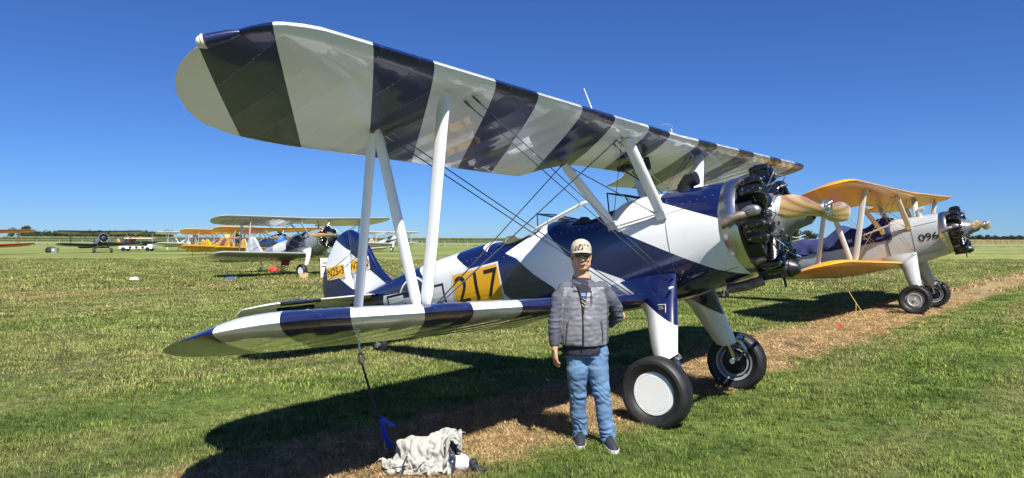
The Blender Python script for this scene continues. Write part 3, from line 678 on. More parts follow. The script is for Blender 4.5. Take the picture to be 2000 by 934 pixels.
# national star and bar with navy outline
sx,sz=-3.86,1.29
def ngon(n,r,a0=0,r2=None): return [((r if (i%2==0 or r2 is None) else r2)*math.cos(a0+2*math.pi*i/n),(r if (i%2==0 or r2 is None) else r2)*math.sin(a0+2*math.pi*i/n)) for i in range(n)]
side_decal('insignia_ring',ngon(40,.375),fw_,hero,sx,sz,.003)
side_decal('insignia_disc',ngon(40,.345),fn_,hero,sx,sz,.006)
for s in(-1,1):
    side_decal('insignia_bar_outline',[(s*.20,-.19),(s*.66,-.19),(s*.66,.19),(s*.20,.19)][::s],fn_,hero,sx,sz,.005)
    side_decal('insignia_bar',[(s*.25,-.155),(s*.625,-.155),(s*.625,.155),(s*.25,.155)][::s],fw_,hero,sx,sz,.0075)
side_decal('insignia_star',ngon(10,.33,math.pi/2,.127),fw_,hero,sx,sz,.010)
# fin and rudder letter plates
def tail_plate(txt,cx,cz,w,h,size,name):
    for s in(-1,):
        for nm,ww,hh,m_,off in((name+'_border',w+.03,h+.03,fw_,.052),(name,w,h,yel,.055)):
            b=MB(); b.box((cx,s*(off),cz),(ww,.004,hh),Matrix.Rotation(R(1),3,'Y')); b.fin(nm,[m_],hero,smooth=False)
        me=text_mesh(txt,size); bm=bmesh.new(); bm.from_mesh(me)
        for v in bm.verts: v.co=Vector((cx+v.co.x,s*.0595,cz+v.co.y))
        to_obj(bm,name+'_text',blk,hero,smooth=False)
tail_plate('N2S-3',-5.785,2.045,.44,.185,.175,'type_plate'); tail_plate('N217Q',-5.165,2.06,.40,.17,.145,'registration_plate')
# nav lamp pod on the near upper wing tip
def tip_lamp(parent,mt,sgn):
    c=U(sgn*4.85,.25,-.01); l=U(sgn*4.935,.345,-.02); d=(l-c).normalized()
    b=MB(); b.tube([c-d*.05,c,l-d*.012,l],[.012,.026,.034,.036],14); p=b.fin('lamp_pod',[mt],parent)
    b=MB(); b.lathe([(.0,.038),(.012,.040),(.02,.034)],l,d,16); b.sph(l+d*.018,.034,12); b.fin('lamp_glass',[M['lens']],p)
tip_lamp(hero,wn_,-1)
b=MB(); b.tube([(-.68,0,2.52+.06),(-.70,0,3.0),(-.78,0,3.38)],[.011,.008,.004],8); b.fin('antenna',[M['white_gloss']],hero)
b=MB(); b.tube([U(.02,.12,.10),U(.02,.10,.15),U(-.04,.10,.178),U(-.12,.11,.175),U(-.2,.13,.15)],.004,6); b.cyl(U(.02,.12,.08),U(.02,.12,.14),.018,10); b.fin('fuel_vent',[M['alloy']],hero)
# fuel sight gauge under the centre section, plumbing
b=MB(); b.cyl(U(0,.45,-.06),U(0,.45,-.2),.03,10); b.tube([U(-.1,.5,-.05),U(-.2,.7,-.11),Vector((-.2,-.1,2.1)),Vector((-.22,-.05,1.93))],.009,6); b.tube([U(.1,.5,-.05),U(.2,.75,-.12),Vector((-.25,.1,2.1)),Vector((-.25,.08,1.93))],.009,6); b.box(U(0,.72,-.09),(.16,.12,.05)); b.fin('fuel_lines',[M['engine_dark']],hero)
# air scoop on the top cowl
b=MB(); b.tube([(.24,-.10,1.82),(.26,-.10,1.93),(.31,-.10,1.985),(.40,-.10,1.99)],[.085,.083,.078,.070],18,flat=1.0); b.fin('air_scoop',[M['black_trim']],hero)
# panel seams, rivets, hand hold, data placard
def side_line(pts,r,name,m,s=-1):
    b=MB(); P=[]
    for (x0,z0),(x1,z1) in zip(pts,pts[1:]):
        k=max(2,int(math.hypot(x1-x0,z1-z0)/.05))
        for i in range(k): t=i/k; x,z=x0+(x1-x0)*t,z0+(z1-z0)*t; P.append((x,s*(yside(x,z)+.0005),z))
    x,z=pts[-1]; P.append((x,s*(yside(x,z)+.0005),z)); b.tube(P,r,5); return b.fin(name,[m],hero)
seam=mat('seam_dark',(.03,.035,.05),.5)
side_line([(.13,1.87),(.125,1.5),(.12,.98)],.0028,'panel_seam',seam); side_line([(-.48,1.625),(.12,1.66),(.72,1.70)],.0028,'panel_seam',seam)
side_line([(.12,.95),(.72,1.02)],.003,'panel_seam',seam); side_line([(-.42,1.665),(.06,1.69)],.010,'door_rail',fw_)
b=MB()
for i in range(26): 
    x=-2.1+i*.06; z=1.70+.03*math.sin(i); 
for (xa,za,xb,zb,n) in((-1.5,1.74,-.6,1.72,12),(-2.05,1.62,-1.3,1.55,9),(-.45,1.60,.1,1.63,9),(.16,1.72,.7,1.75,8),(.15,1.0,.7,1.06,8),(-.45,.97,.05,.95,7),(-2.9,1.68,-2.2,1.72,9)):
    for i in range(n):
        t=i/(n-1); x,z=xa+(xb-xa)*t,za+(zb-za)*t; b.sph((x,-yside(x,z),z),.0055,5)
b.fin('screw_heads',[M['alloy']],hero)
b=MB(); b.tube([(-.05,-.60,.755),(.0,-.60,.755)],.001,4)
pl_=MB(); pl_.box((.0,-.600,.735),(.084,.006,.098),Matrix.Rotation(R(-13),3,'X')@Matrix.Rotation(R(4),3,'Y')); 
pl=pl_.fin('placard',[M['white_gloss']],hero); pb=MB(); pb.box((.0,-.6045,.735),(.076,.004,.090),Matrix.Rotation(R(-13),3,'X')@Matrix.Rotation(R(4),3,'Y')); pb.fin('placard_face',[M['black_trim']],pl)
b=MB()
for i in range(6): b.box((.0,-.6075,.703+.012*i),(.06-.01*(i%3),.001,.003),Matrix.Rotation(R(-13),3,'X')@Matrix.Rotation(R(4),3,'Y'))
b.fin('placard_lines',[mat('placard_print',(.5,.5,.5),.5)],pl)
b=MB(); b.cyl((.12,-.53,.93),(.12,-.60,.925),.012,8); b.fin('foot_step',[M['white_gloss']],hero)
# tie-down ring under the near lower wing
b=MB(); rg=Lw(-3.36,.99,-.17); pts=[rg+Vector((math.cos(t)*.03,math.cos(t)*.0,math.sin(t)*.038)) for t in [2*math.pi*i/16 for i in range(17)]]; b.tube(pts,.011,8,cap=False); b.cyl(rg+Vector((0,0,.04)),rg+Vector((0,0,.14)),.009,6); b.fin('tie_down_ring',[M['alloy']],hero)
RING_W=hero.matrix_world@(rg+Vector((0,0,-.03)))
# exhaust tail at the belly and cooling outlet
b=MB(); b.tube([(.86,-.10,.86),(.70,-.14,.835),(.52,-.16,.83)],[.05,.05,.045],12); b.fin('belly_exhaust',[M['exhaust']],hero)
# ------------------------------------------------------------------ ground sheet, grass and straw
def turf_group():
    g=bpy.data.node_groups.new('turf_colour','ShaderNodeTree')
    g.interface.new_socket('Colour',in_out='OUTPUT',socket_type='NodeSocketColor'); g.interface.new_socket('Straw',in_out='OUTPUT',socket_type='NodeSocketFloat')
    N=g.nodes; L=g.links; out=N.new('NodeGroupOutput'); geo=N.new('ShaderNodeNewGeometry')
    def noise_(sc,det,vec,rough=.5):
        n=N.new('ShaderNodeTexNoise'); n.inputs['Scale'].default_value=sc; n.inputs['Detail'].default_value=det; n.inputs['Roughness'].default_value=rough; L.new(vec,n.inputs['Vector']); return n.outputs[0]
    def M_(op,a,b=None,c=None,cl=False):
        n=N.new('ShaderNodeMath'); n.operation=op; n.use_clamp=cl
        for i,v in enumerate((a,b,c)):
            if v is None: continue
            if isinstance(v,(int,float)): n.inputs[i].default_value=v
            else: L.new(v,n.inputs[i])
        return n.outputs[0]
    def mix(a,b,f):
        n=N.new('ShaderNodeMix'); n.data_type='RGBA'
        for i,v in ((6,a),(7,b)):
            if isinstance(v,tuple): n.inputs[i].default_value=(*v,1)
            else: L.new(v,n.inputs[i])
        L.new(f,n.inputs[0]); return n.outputs[2]
    def smooth(v,a,b):
        n=N.new('ShaderNodeMapRange'); n.interpolation_type='SMOOTHSTEP'; n.inputs[1].default_value=a; n.inputs[2].default_value=b; L.new(v,n.inputs[0]); return n.outputs[0]
    pos=geo.outputs['Position']
    mp=N.new('ShaderNodeMapping'); mp.vector_type='POINT'; mp.inputs['Rotation'].default_value=(0,0,R(-46.3)); L.new(pos,mp.inputs[0])   # x runs along the mown rows
    ms=N.new('ShaderNodeMapping'); ms.inputs['Scale'].default_value=(.10,.75,1); L.new(mp.outputs[0],ms.inputs[0])
    big=noise_(.11,3,pos); mid=noise_(.9,4,pos,.6); fine=noise_(9,4,pos,.65); row=noise_(1.0,4,ms.outputs[0],.6)
    sp=N.new('ShaderNodeSeparateXYZ'); L.new(pos,sp.inputs[0])
    c=mix((.070,.112,.020),(.150,.192,.042),smooth(mid,.33,.68))
    c=mix(c,(.21,.20,.075),M_('MULTIPLY',smooth(row,.44,.62),.72))
    c=mix(c,(.24,.19,.095),M_('MULTIPLY',smooth(noise_(.45,5,ms.outputs[0],.7),.50,.70),.75))
    c=mix(c,(.065,.10,.02),M_('MULTIPLY',smooth(big,.50,.66),.55))
    # drier, paler towards the left side of the field and with distance
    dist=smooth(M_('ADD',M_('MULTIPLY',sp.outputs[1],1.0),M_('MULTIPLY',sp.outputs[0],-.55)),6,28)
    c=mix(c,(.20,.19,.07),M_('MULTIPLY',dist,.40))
    # dead strip along the tie-down row
    d=M_('ADD',M_('MULTIPLY',sp.outputs[0],.723),M_('MULTIPLY',sp.outputs[1],-.691))
    e=M_('ABSOLUTE',M_('ADD',d,4.35)); w=M_('ADD',e,M_('MULTIPLY',M_('SUBTRACT',noise_(1.3,4,pos,.6),.5),1.5))
    st=M_('SUBTRACT',1.0,smooth(w,.60,.98))
    e2=M_('ABSOLUTE',M_('ADD',d,24.2)); w2=M_('ADD',e2,M_('MULTIPLY',M_('SUBTRACT',mid,.5),2.2)); st2=M_('MULTIPLY',M_('SUBTRACT',1.0,smooth(w2,.3,1.0)),.55)
    st=M_('MAXIMUM',st,st2)
    straw=mix((.19,.128,.060),(.40,.285,.15),smooth(fine,.3,.7))
    c=mix(c,straw,st)
    n=N.new('ShaderNodeMix'); n.data_type='RGBA'; n.blend_type='MULTIPLY'; n.inputs[0].default_value=1; L.new(c,n.inputs[6]); cc=N.new('ShaderNodeCombineColor')
    v=M_('ADD',.72,M_('MULTIPLY',smooth(noise_(28,3,pos,.7),.25,.75),.5)); [L.new(v,cc.inputs[i]) for i in range(3)]; L.new(cc.outputs[0],n.inputs[7])
    L.new(n.outputs[2],out.inputs[0]); L.new(st,out.inputs[1]); return g
TG=turf_group()
def turf_mat(name,blade):
    m=bpy.data.materials.new(name); m.use_nodes=True; nt=m.node_tree; N=nt.nodes; L=nt.links; b=N['Principled BSDF']
    g=N.new('ShaderNodeGroup'); g.node_tree=TG; b.inputs['Roughness'].default_value=.75 if not blade else .5; b.inputs['Specular IOR Level'].default_value=.25
    if blade:
        oi=N.new('ShaderNodeObjectInfo'); mr=N.new('ShaderNodeMapRange'); mr.inputs[3].default_value=.65; mr.inputs[4].default_value=2.15; L.new(oi.outputs['Random'],mr.inputs[0])
        at=N.new('ShaderNodeAttribute'); at.attribute_name='tone'; mu=N.new('ShaderNodeMath'); mu.operation='MULTIPLY'; L.new(mr.outputs[0],mu.inputs[0]); L.new(at.outputs['Fac'],mu.inputs[1])
        v=N.new('ShaderNodeVectorMath'); v.operation='SCALE'; L.new(g.outputs[0],v.inputs[0]); L.new(mu.outputs[0],v.inputs['Scale']); L.new(v.outputs[0],b.inputs['Base Color'])
        tr=N.new('ShaderNodeBsdfTranslucent'); L.new(v.outputs[0],tr.inputs[0]); mx=N.new('ShaderNodeMixShader'); mx.inputs[0].default_value=.28
        L.new(b.outputs[0],mx.inputs[1]); L.new(tr.outputs[0],mx.inputs[2]); L.new(mx.outputs[0],N['Material Output'].inputs[0])
    else:
        ge=N.new('ShaderNodeNewGeometry'); sx=N.new('ShaderNodeSeparateXYZ'); L.new(ge.outputs['Position'],sx.inputs[0]); md=N.new('ShaderNodeMapRange'); md.inputs[1].default_value=25; md.inputs[2].default_value=65; md.inputs[3].default_value=1.0; md.inputs[4].default_value=1.22; L.new(sx.outputs[1],md.inputs[0])  # distant turf colour is brightened to stand in for sunlit blades
        sm_=N.new('ShaderNodeMapping'); sm_.inputs['Rotation'].default_value=(0,0,R(-46.3)); sm_.inputs['Scale'].default_value=(.012,.16,1); L.new(ge.outputs['Position'],sm_.inputs[0]); sn=N.new('ShaderNodeTexNoise'); sn.inputs['Scale'].default_value=1.2; sn.inputs['Detail'].default_value=6; L.new(sm_.outputs[0],sn.inputs[0])
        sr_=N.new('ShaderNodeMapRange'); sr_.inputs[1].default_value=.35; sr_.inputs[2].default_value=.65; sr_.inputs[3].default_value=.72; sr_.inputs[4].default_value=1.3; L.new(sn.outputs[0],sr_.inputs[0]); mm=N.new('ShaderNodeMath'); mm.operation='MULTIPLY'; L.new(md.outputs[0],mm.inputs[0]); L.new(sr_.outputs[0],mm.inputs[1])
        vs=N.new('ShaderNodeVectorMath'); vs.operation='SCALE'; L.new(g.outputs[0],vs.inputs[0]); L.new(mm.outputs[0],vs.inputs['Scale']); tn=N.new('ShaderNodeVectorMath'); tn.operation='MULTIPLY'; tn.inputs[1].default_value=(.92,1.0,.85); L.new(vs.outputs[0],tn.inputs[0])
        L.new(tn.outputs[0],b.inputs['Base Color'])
        ns=N.new('ShaderNodeTexNoise'); ns.inputs['Scale'].default_value=14; ns.inputs['Detail'].default_value=8; ns.inputs['Roughness'].default_value=.7; geo=N.new('ShaderNodeNewGeometry'); L.new(geo.outputs['Position'],ns.inputs[0])
        n2=N.new('ShaderNodeTexNoise'); n2.inputs['Scale'].default_value=2.5; n2.inputs['Detail'].default_value=6; L.new(geo.outputs['Position'],n2.inputs[0])
        ad=N.new('ShaderNodeMath'); L.new(ns.outputs[0],ad.inputs[0]); L.new(n2.outputs[0],ad.inputs[1])
        bp=N.new('ShaderNodeBump'); bp.inputs['Strength'].default_value=1; bp.inputs['Distance'].default_value=.09; L.new(ad.outputs[0],bp.inputs['Height']); L.new(bp.outputs[0],b.inputs['Normal'])
    return m
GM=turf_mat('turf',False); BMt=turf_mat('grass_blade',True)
# sheet: polar grid out to the horizon
b=MB(); rad=[0,2,3,4,5,6,7,8,9,10,12,14,16,18,20,23,26,30,34,38,43,48,54,60,70,85,100,130,170,230,320,450,700,1200,2200,4500]
rs=[]
for r in rad[1:]:
    rs.append([(r*math.sin(t),r*math.cos(t),gz(r*math.sin(t),r*math.cos(t))) for t in [2*math.pi*i/96 for i in range(96)]])
b.rings(rs,cap=False); b.add([(0,0,0)]+[tuple(p) for p in rs[0]],[(0,(i+1)%96+1,i+1) for i in range(96)])
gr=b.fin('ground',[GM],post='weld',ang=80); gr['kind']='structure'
for p in gr.data.polygons:
    pass
if gr.data.polygons[0].normal.z<0: gr.data.flip_normals()
# blades
def tuft(n,rad_,h,w,lean,seed,flat=0.):
    r=np.random.default_rng(seed); V=[];F=[];T=[]
    for i in range(n):
        a=r.uniform(0,2*math.pi); q=rad_*math.sqrt(r.uniform()); bx,by=q*math.cos(a),q*math.sin(a); d=r.uniform(0,2*math.pi); hh=h*r.uniform(.5,1.25); le=lean*r.uniform(.3,1.3)*hh
        dx,dy=math.cos(d),math.sin(d); px,py=-dy*w/2*r.uniform(.7,1.3),dx*w/2; z0=-.004 if not flat else r.uniform(0,.02)
        k=len(V); hz=hh*(1-flat)
        V+=[(bx-px,by-py,z0),(bx+px,by+py,z0),(bx+dx*le*.35+px*.8,by+dy*le*.35+py*.8,z0+hz*.6),(bx+dx*le*.35-px*.8,by+dy*le*.35-py*.8,z0+hz*.6),(bx+dx*le,by+dy*le,z0+hz*r.uniform(.85,1.0)+flat*r.uniform(-.004,.012))]
        F+=[(k,k+1,k+2,k+3),(k+3,k+2,k+4)]; T+=[r.uniform(.45,1.5) if r.uniform()>.10 else 2.1]*5
    me=bpy.data.meshes.new('tuft'); me.from_pydata(V,[],F); me.materials.append(BMt); at=me.attributes.new('tone','FLOAT','POINT'); at.data.foreach_set('value',T)
    o=bpy.data.objects.new('tuft_source',me); return o
def scatter(name,protos,P,S,Rz,K,label=None):
    me=bpy.data.meshes.new(name); me.from_pydata([tuple(p) for p in P],[],[])
    for nm,ty,dt in(('sc','FLOAT',S),('vk','INT',K)):
        a=me.attributes.new(nm,ty,'POINT'); a.data.foreach_set('value',dt)
    a=me.attributes.new('rz','FLOAT_VECTOR','POINT'); a.data.foreach_set('vector',np.array([(0,0,z) for z in Rz]).ravel())
    o=bpy.data.objects.new(name,me); COL.objects.link(o); o['kind']='stuff'
    ng=bpy.data.node_groups.new(name+'_scatter','GeometryNodeTree'); ng.interface.new_socket('Geometry',in_out='INPUT',socket_type='NodeSocketGeometry'); ng.interface.new_socket('Geometry',in_out='OUTPUT',socket_type='NodeSocketGeometry')
    N=ng.nodes; L=ng.links; gi=N.new('NodeGroupInput'); go=N.new('NodeGroupOutput'); jn=N.new('GeometryNodeJoinGeometry')
    def att(nm,ty):
        n=N.new('GeometryNodeInputNamedAttribute'); n.data_type=ty; n.inputs[0].default_value=nm; return [q for q in n.outputs if q.enabled and q.name=='Attribute'][0]
    sc=att('sc','FLOAT'); rz=att('rz','FLOAT_VECTOR'); vk=att('vk','INT')
    for k,pr in enumerate(protos):
        io=N.new('GeometryNodeInstanceOnPoints'); ob=N.new('GeometryNodeObjectInfo'); ob.inputs['Object'].default_value=pr; ob.inputs['As Instance'].default_value=True
        cm=N.new('FunctionNodeCompare'); cm.data_type='INT'; cm.operation='EQUAL'; ins=[q for q in cm.inputs if q.enabled]; L.new(vk,ins[0]); ins[1].default_value=k
        L.new(gi.outputs[0],io.inputs['Points']); L.new(cm.outputs[0],io.inputs['Selection']); L.new(ob.outputs['Geometry'],io.inputs['Instance']); L.new(rz,io.inputs['Rotation']); L.new(sc,io.inputs['Scale']); L.new(io.outputs[0],jn.inputs[0])
    L.new(jn.outputs[0],go.inputs[0]); md=o.modifiers.new('scatter','NODES'); md.node_group=ng; return o
def strip_w(x,y): return abs(.723*x-.691*y+4.35)
def gen(y0,y1,dens,mx=1.3):
    pts=[]; A=0
    n=int(dens*.78*2*1.28*(y1*y1-y0*y0)/2)
    yy=np.sqrt(rng.uniform(y0*y0,y1*y1,n)); xx=rng.uniform(-1,1,n)*(.78*1.28*yy+.5); return xx,yy
P=[];S=[];Z=[];K=[]
for (y0,y1,dens,base,sc) in((3.9,7.5,330,0,1.0),(7.5,12,170,2,1.0),(12,22,60,4,1.0),(22,38,15,4,1.9),(38,62,5,4,2.3)):
    xx,yy=gen(y0,y1,dens)
    for x,y in zip(xx,yy):
        nz=noise.noise(Vector((x*.8,y*.8,0))); sw=strip_w(x,y)+.5*noise.noise(Vector((x*1.3,y*1.3,4)))
        if sw<.72 and rng.uniform()<.90: continue
        P.append((x,y,gz(x,y))); S.append(sc*float(rng.uniform(.6,1.15))*(1+.55*nz)*(1.25 if rng.uniform()<.04 else 1)); Z.append(float(rng.uniform(0,6.28))); K.append(base+int(rng.integers(0,2)))
protos=[tuft(22,.055,.042,.0042,.75,1),tuft(20,.055,.036,.0042,1.1,2),tuft(26,.09,.046,.006,.85,3),tuft(26,.09,.04,.006,1.1,4),tuft(34,.17,.055,.011,.9,5),tuft(34,.17,.05,.011,1.1,6)]
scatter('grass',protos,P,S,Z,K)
P=[];S=[];Z=[];K=[]
for (y0,y1,dens,base) in((3.9,9,620,0),(9,20,150,2)):
    xx,yy=gen(y0,y1,dens)
    for x,y in zip(xx,yy):
        sw=strip_w(x,y)+.45*noise.noise(Vector((x*1.3,y*1.3,4)))
        if sw>.85: continue
        if rng.uniform()<.25*max(0,(sw-.5)*2): continue
        h=.035*max(0,noise.noise(Vector((x*3,y*3,9))))*(1 if y<9 else .5)
        P.append((x,y,gz(x,y)+h)); S.append(float(rng.uniform(.6,1.3))); Z.append(float(rng.uniform(0,6.28))); K.append(base+int(rng.integers(0,2)))
protos2=[tuft(16,.07,.085,.0034,1.0,11,.86),tuft(14,.07,.07,.0034,1.0,12,.7),tuft(18,.14,.11,.007,1.0,13,.85),tuft(18,.14,.1,.007,1.0,14,.75)]
scatter('straw',protos2,P,S,Z,K)
print('blades',len(P))
# ------------------------------------------------------------------ the man
def organic(name,b,m,parent,voxel=.008,smooth=6,disp=None,mats=None,matfn=None,ang=180):
    me=bpy.data.meshes.new('tmp'); me.from_pydata(b.v,[],b.f); o=bpy.data.objects.new('tmp',me); COL.objects.link(o)
    bm=bmesh.new(); bm.from_mesh(me); bmesh.ops.recalc_face_normals(bm,faces=bm.faces); bm.to_mesh(me); bm.free()
    r=o.modifiers.new('r','REMESH'); r.mode='VOXEL'; r.voxel_size=voxel
    s=o.modifiers.new('s','SMOOTH'); s.iterations=smooth; s.factor=.5
    dg=bpy.context.evaluated_depsgraph_get(); dg.update(); me2=bpy.data.meshes.new_from_object(o.evaluated_get(dg))
    COL.objects.unlink(o); bpy.data.objects.remove(o)
    if disp:
        ns=[v.normal.copy() for v in me2.vertices]
        for v,n in zip(me2.vertices,ns): v.co+=n*disp(v.co,n)
    me2.name=name
    for q in (mats or [m]): me2.materials.append(q)
    if matfn:
        for p in me2.polygons: p.material_index=matfn(p.center)
    return link(name,me2,parent,True,ang)
def ell(b,rows,n=20):
    """stack of ellipses (x,y,z,rx,ry) closed by small caps"""
    rs=[]
    for x,y,z,rx,ry in rows: rs.append([Vector((x+math.cos(2*math.pi*j/n)*rx,y+math.sin(2*math.pi*j/n)*ry,z)) for j in range(n)])
    b.rings(rs); return b
def limb(b,pts,r,n=14,flat=1.0,up=None):
    b.tube(pts,r,n,flat=flat,up=up)
    b.sph(pts[0],r[0],n); b.sph(pts[-1],r[-1],n); return b
PX,PY=.643,5.56
man=thing('person','man in beige cap, sunglasses, grey quilted jacket and blue jeans standing before the biplane','person',Matrix.Translation((PX,PY,0))@Matrix.Diagonal((.965,.965,1,1)))
skin=mat('skin',(.56,.31,.19),.45,bump=(90,.15,.002),var=(14,.10)); 
lipm=mat('lips',(.30,.10,.07),.4)
# body: head, neck, arms, hands (one surface under the clothes)
H=Vector((-.075,-.02,1.565))
b=MB()
b.sph(H+Vector((0,.012,.035)),.078,20,(.98,1.22,1.18)); b.sph(H+Vector((0,-.012,-.045)),.063,18,(1.0,1.10,1.15)); b.sph(H+Vector((0,-.040,-.090)),.034,14,(1.45,1.0,.75))
for s in(-1,1):
    b.sph(H+Vector((s*.040,-.050,-.018)),.030,12,(1,.75,.9)); b.sph(H+Vector((s*.083,.012,-.005)),.024,10,(.32,.75,1.3)); b.sph(H+Vector((s*.050,-.008,-.055)),.038,12,(.85,1.2,1.25))
b.sph(H+Vector((0,-.070,.032)),.030,12,(1.9,.5,.5))
b.tube([H+Vector((0,-.078,.024)),H+Vector((0,-.098,-.012)),H+Vector((0,-.103,-.024))],[.010,.014,.016],10); b.sph(H+Vector((0,-.101,-.024)),.0155,10,(1.25,.9,.8))
for s in(-1,1): b.sph(H+Vector((s*.013,-.090,-.026)),.009,8)
b.sph(H+Vector((0,-.080,-.056)),.022,12,(1.35,.45,.55))
b.tube([H+Vector((0,.02,-.05)),Vector((-.07,.015,1.43)),Vector((-.06,.02,1.34))],[.062,.066,.082],16)
ell(b,[(-.06,.02,1.37,.065,.06),(-.05,.02,1.31,.09,.07),(-.05,.02,1.2,.13,.09),(-.05,.0,1.0,.14,.10),(-.04,0,.86,.15,.10)],20)
# forearm and hand on the left of the picture
def hand(b,wr,dirv,palmn,thumb,curl=.5,sc=1.0):
    wr=Vector(wr); d=Vector(dirv).normalized(); n=Vector(palmn).normalized(); w=d.cross(n).normalized()*thumb
    b.tube([wr,wr+d*.03*sc,wr+d*.085*sc],[.024*sc,.036*sc,.038*sc],12,flat=.45,up=w)
    base=wr+d*.088*sc
    for i,(off,L) in enumerate(((.030,.068),(.010,.078),(-.010,.073),(-.029,.056))):
        p0=base+w*off*sc-d*(.004 if i in(1,2) else .010)*sc; c=curl*(.8+.18*i)
        p1=p0+(d*math.cos(c*.4)+n*math.sin(c*.4)).normalized()*L*.45*sc; p2=p1+(d*math.cos(c*1.1)+n*math.sin(c*1.1)).normalized()*L*.32*sc; p3=p2+(d*math.cos(c*1.8)+n*math.sin(c*1.8)).normalized()*L*.25*sc
        b.tube([p0-d*.02*sc,p0,p1,p2,p3],[.0098*sc,.0098*sc,.0092*sc,.0085*sc,.0065*sc],8)
    t0=wr+d*.028*sc+w*.028*sc; t1=t0+(d*.75+w*.55+n*.15).normalized()*.038*sc; t2=t1+(d*.95+w*.12+n*.25).normalized()*.030*sc; t3=t2+(d*.95-w*.05+n*.3).normalized()*.022*sc
    b.tube([t0-d*.01,t0,t1,t2,t3],[.014*sc,.014*sc,.0115*sc,.0105*sc,.008*sc],8)
limb(b,[(-.30,-.04,1.02),(-.305,-.065,.88),(-.302,-.075,.815)],[.04,.034,.028]); hand(b,(-.302,-.075,.815),(.06,-.10,-1),(.85,.35,0),-1,.45)
limb(b,[(.29,.12,1.06),(.2,.19,1.0),(.10,.225,.965)],[.04,.034,.028]); hand(b,(.10,.225,.965),(-1,.05,-.12),(0,.2,-1),1,.6)
organic('body',b,skin,man,voxel=.0052,smooth=2)
# face details
b=MB(); b.tube([H+Vector((x,-.0865-.006*math.cos(x*30),-.0565+.35*x*x*8)) for x in (-.027,-.018,-.009,0,.009,.018,.027)],[.0015,.0048,.0062,.0066,.0062,.0048,.0015],8,flat=.5); b.fin('mouth',[lipm],man)
b=MB(); b.tube([H+Vector((x,-.0925,-.0555+x*x*2.6)) for x in (-.018,-.009,0,.009,.018)],[.0012,.0032,.0036,.0032,.0012],6); b.fin('teeth',[mat('teeth',(.75,.72,.66),.3)],man)
dg_=mat('sunglass_lens',(.012,.010,.010),.06,0,1); fr_=mat('sunglass_frame',(.05,.045,.04),.3,.5)
b=MB()
for s in(-1,1):
    c=H+Vector((s*.034,-.0865,.020)); pts=[c+Vector((math.cos(t)*.028+ (0),abs(math.cos(t))*.0+(.010*(s*math.cos(t)+0)),math.sin(t)*.019*(1 if math.sin(t)>0 else 1.05))) for t in [2*math.pi*i/18 for i in range(18)]]
    b.add([c+Vector((0,-.004,0))]+pts,[(0,i+1,(i+1)%18+1) for i in range(18)])
gl=b.fin('sunglasses',[dg_],man,ang=180)
b=MB()
for s in(-1,1):
    c=H+Vector((s*.034,-.0875,.020)); pts=[c+Vector((math.cos(t)*.0285,.010*(s*math.cos(t)),math.sin(t)*.0195)) for t in [2*math.pi*i/18 for i in range(19)]]; b.tube(pts,.0018,5,cap=False)
    b.tube([H+Vector((s*.062,-.080,.026)),H+Vector((s*.080,-.04,.024)),H+Vector((s*.085,.01,.016))],.0022,5)
b.tube([H+Vector((-.007,-.091,.024)),H+Vector((0,-.095,.026)),H+Vector((.007,-.091,.024))],.002,5); b.fin('glasses_frame',[fr_],gl)
hm=mat('grey_hair',(.10,.095,.09),.7,bump=(160,.5,.003)); b=MB(); b.sph(H+Vector((0,.035,.022)),.082,20,(1.0,1.0,.92)); organic('hair',b,hm,man,.006,2)
# stubble chin shade is the skin itself; cap
cm=mat('cap_beige',(.40,.35,.275),.8,bump=(180,.3,.002)); cd_=mat('cap_print',(.10,.075,.05),.8)
b=MB(); rs=[]
for z,r in((.040,.0985),(.06,.0985),(.085,.094),(.11,.083),(.128,.066),(.143,.040),(.149,.012)): rs.append([H+Vector((math.cos(t)*r*.92,.010+math.sin(t)*r*1.16,z+.012*math.sin(t)*0)) for t in [2*math.pi*i/28 for i in range(28)]])
b.rings(rs,cap=True); cap=b.fin('cap',[cm],man,ang=60)
b=MB(); rs=[]
for k in range(7):
    q=k/6; rs.append([H+Vector((math.sin(R(a))*(.086+.004*q),.005-math.cos(R(a))*(.105+.060*q*max(0,math.cos(R(a*.95)))**.6),.054-.012*q-.016*(math.sin(R(a))**2)*(.4+.6*q))) for a in range(-72,73,8)])
b.rings(rs,cap=False,closed=False); o_=b.fin('visor',[cm],cap,ang=180); sm=o_.modifiers.new('s','SOLIDIFY'); sm.thickness=.004
b=MB()
for k in range(24):
    a=R(-38+76*random.random()); z=.058+.05*random.random(); r=.0985-(z-.06)*.25*max(0,z-.06)*10; c=H+Vector((math.sin(a)*r*.93,.010-math.cos(a)*r*1.17,z)); b.box(c,(.007+.008*random.random(),.003,.0035+.004*random.random()),Matrix.Rotation(-a,3,'Z')@Matrix.Rotation(random.uniform(-.8,.8),3,'Y'))
b.fin('cap_embroidery',[cd_],cap,smooth=False)
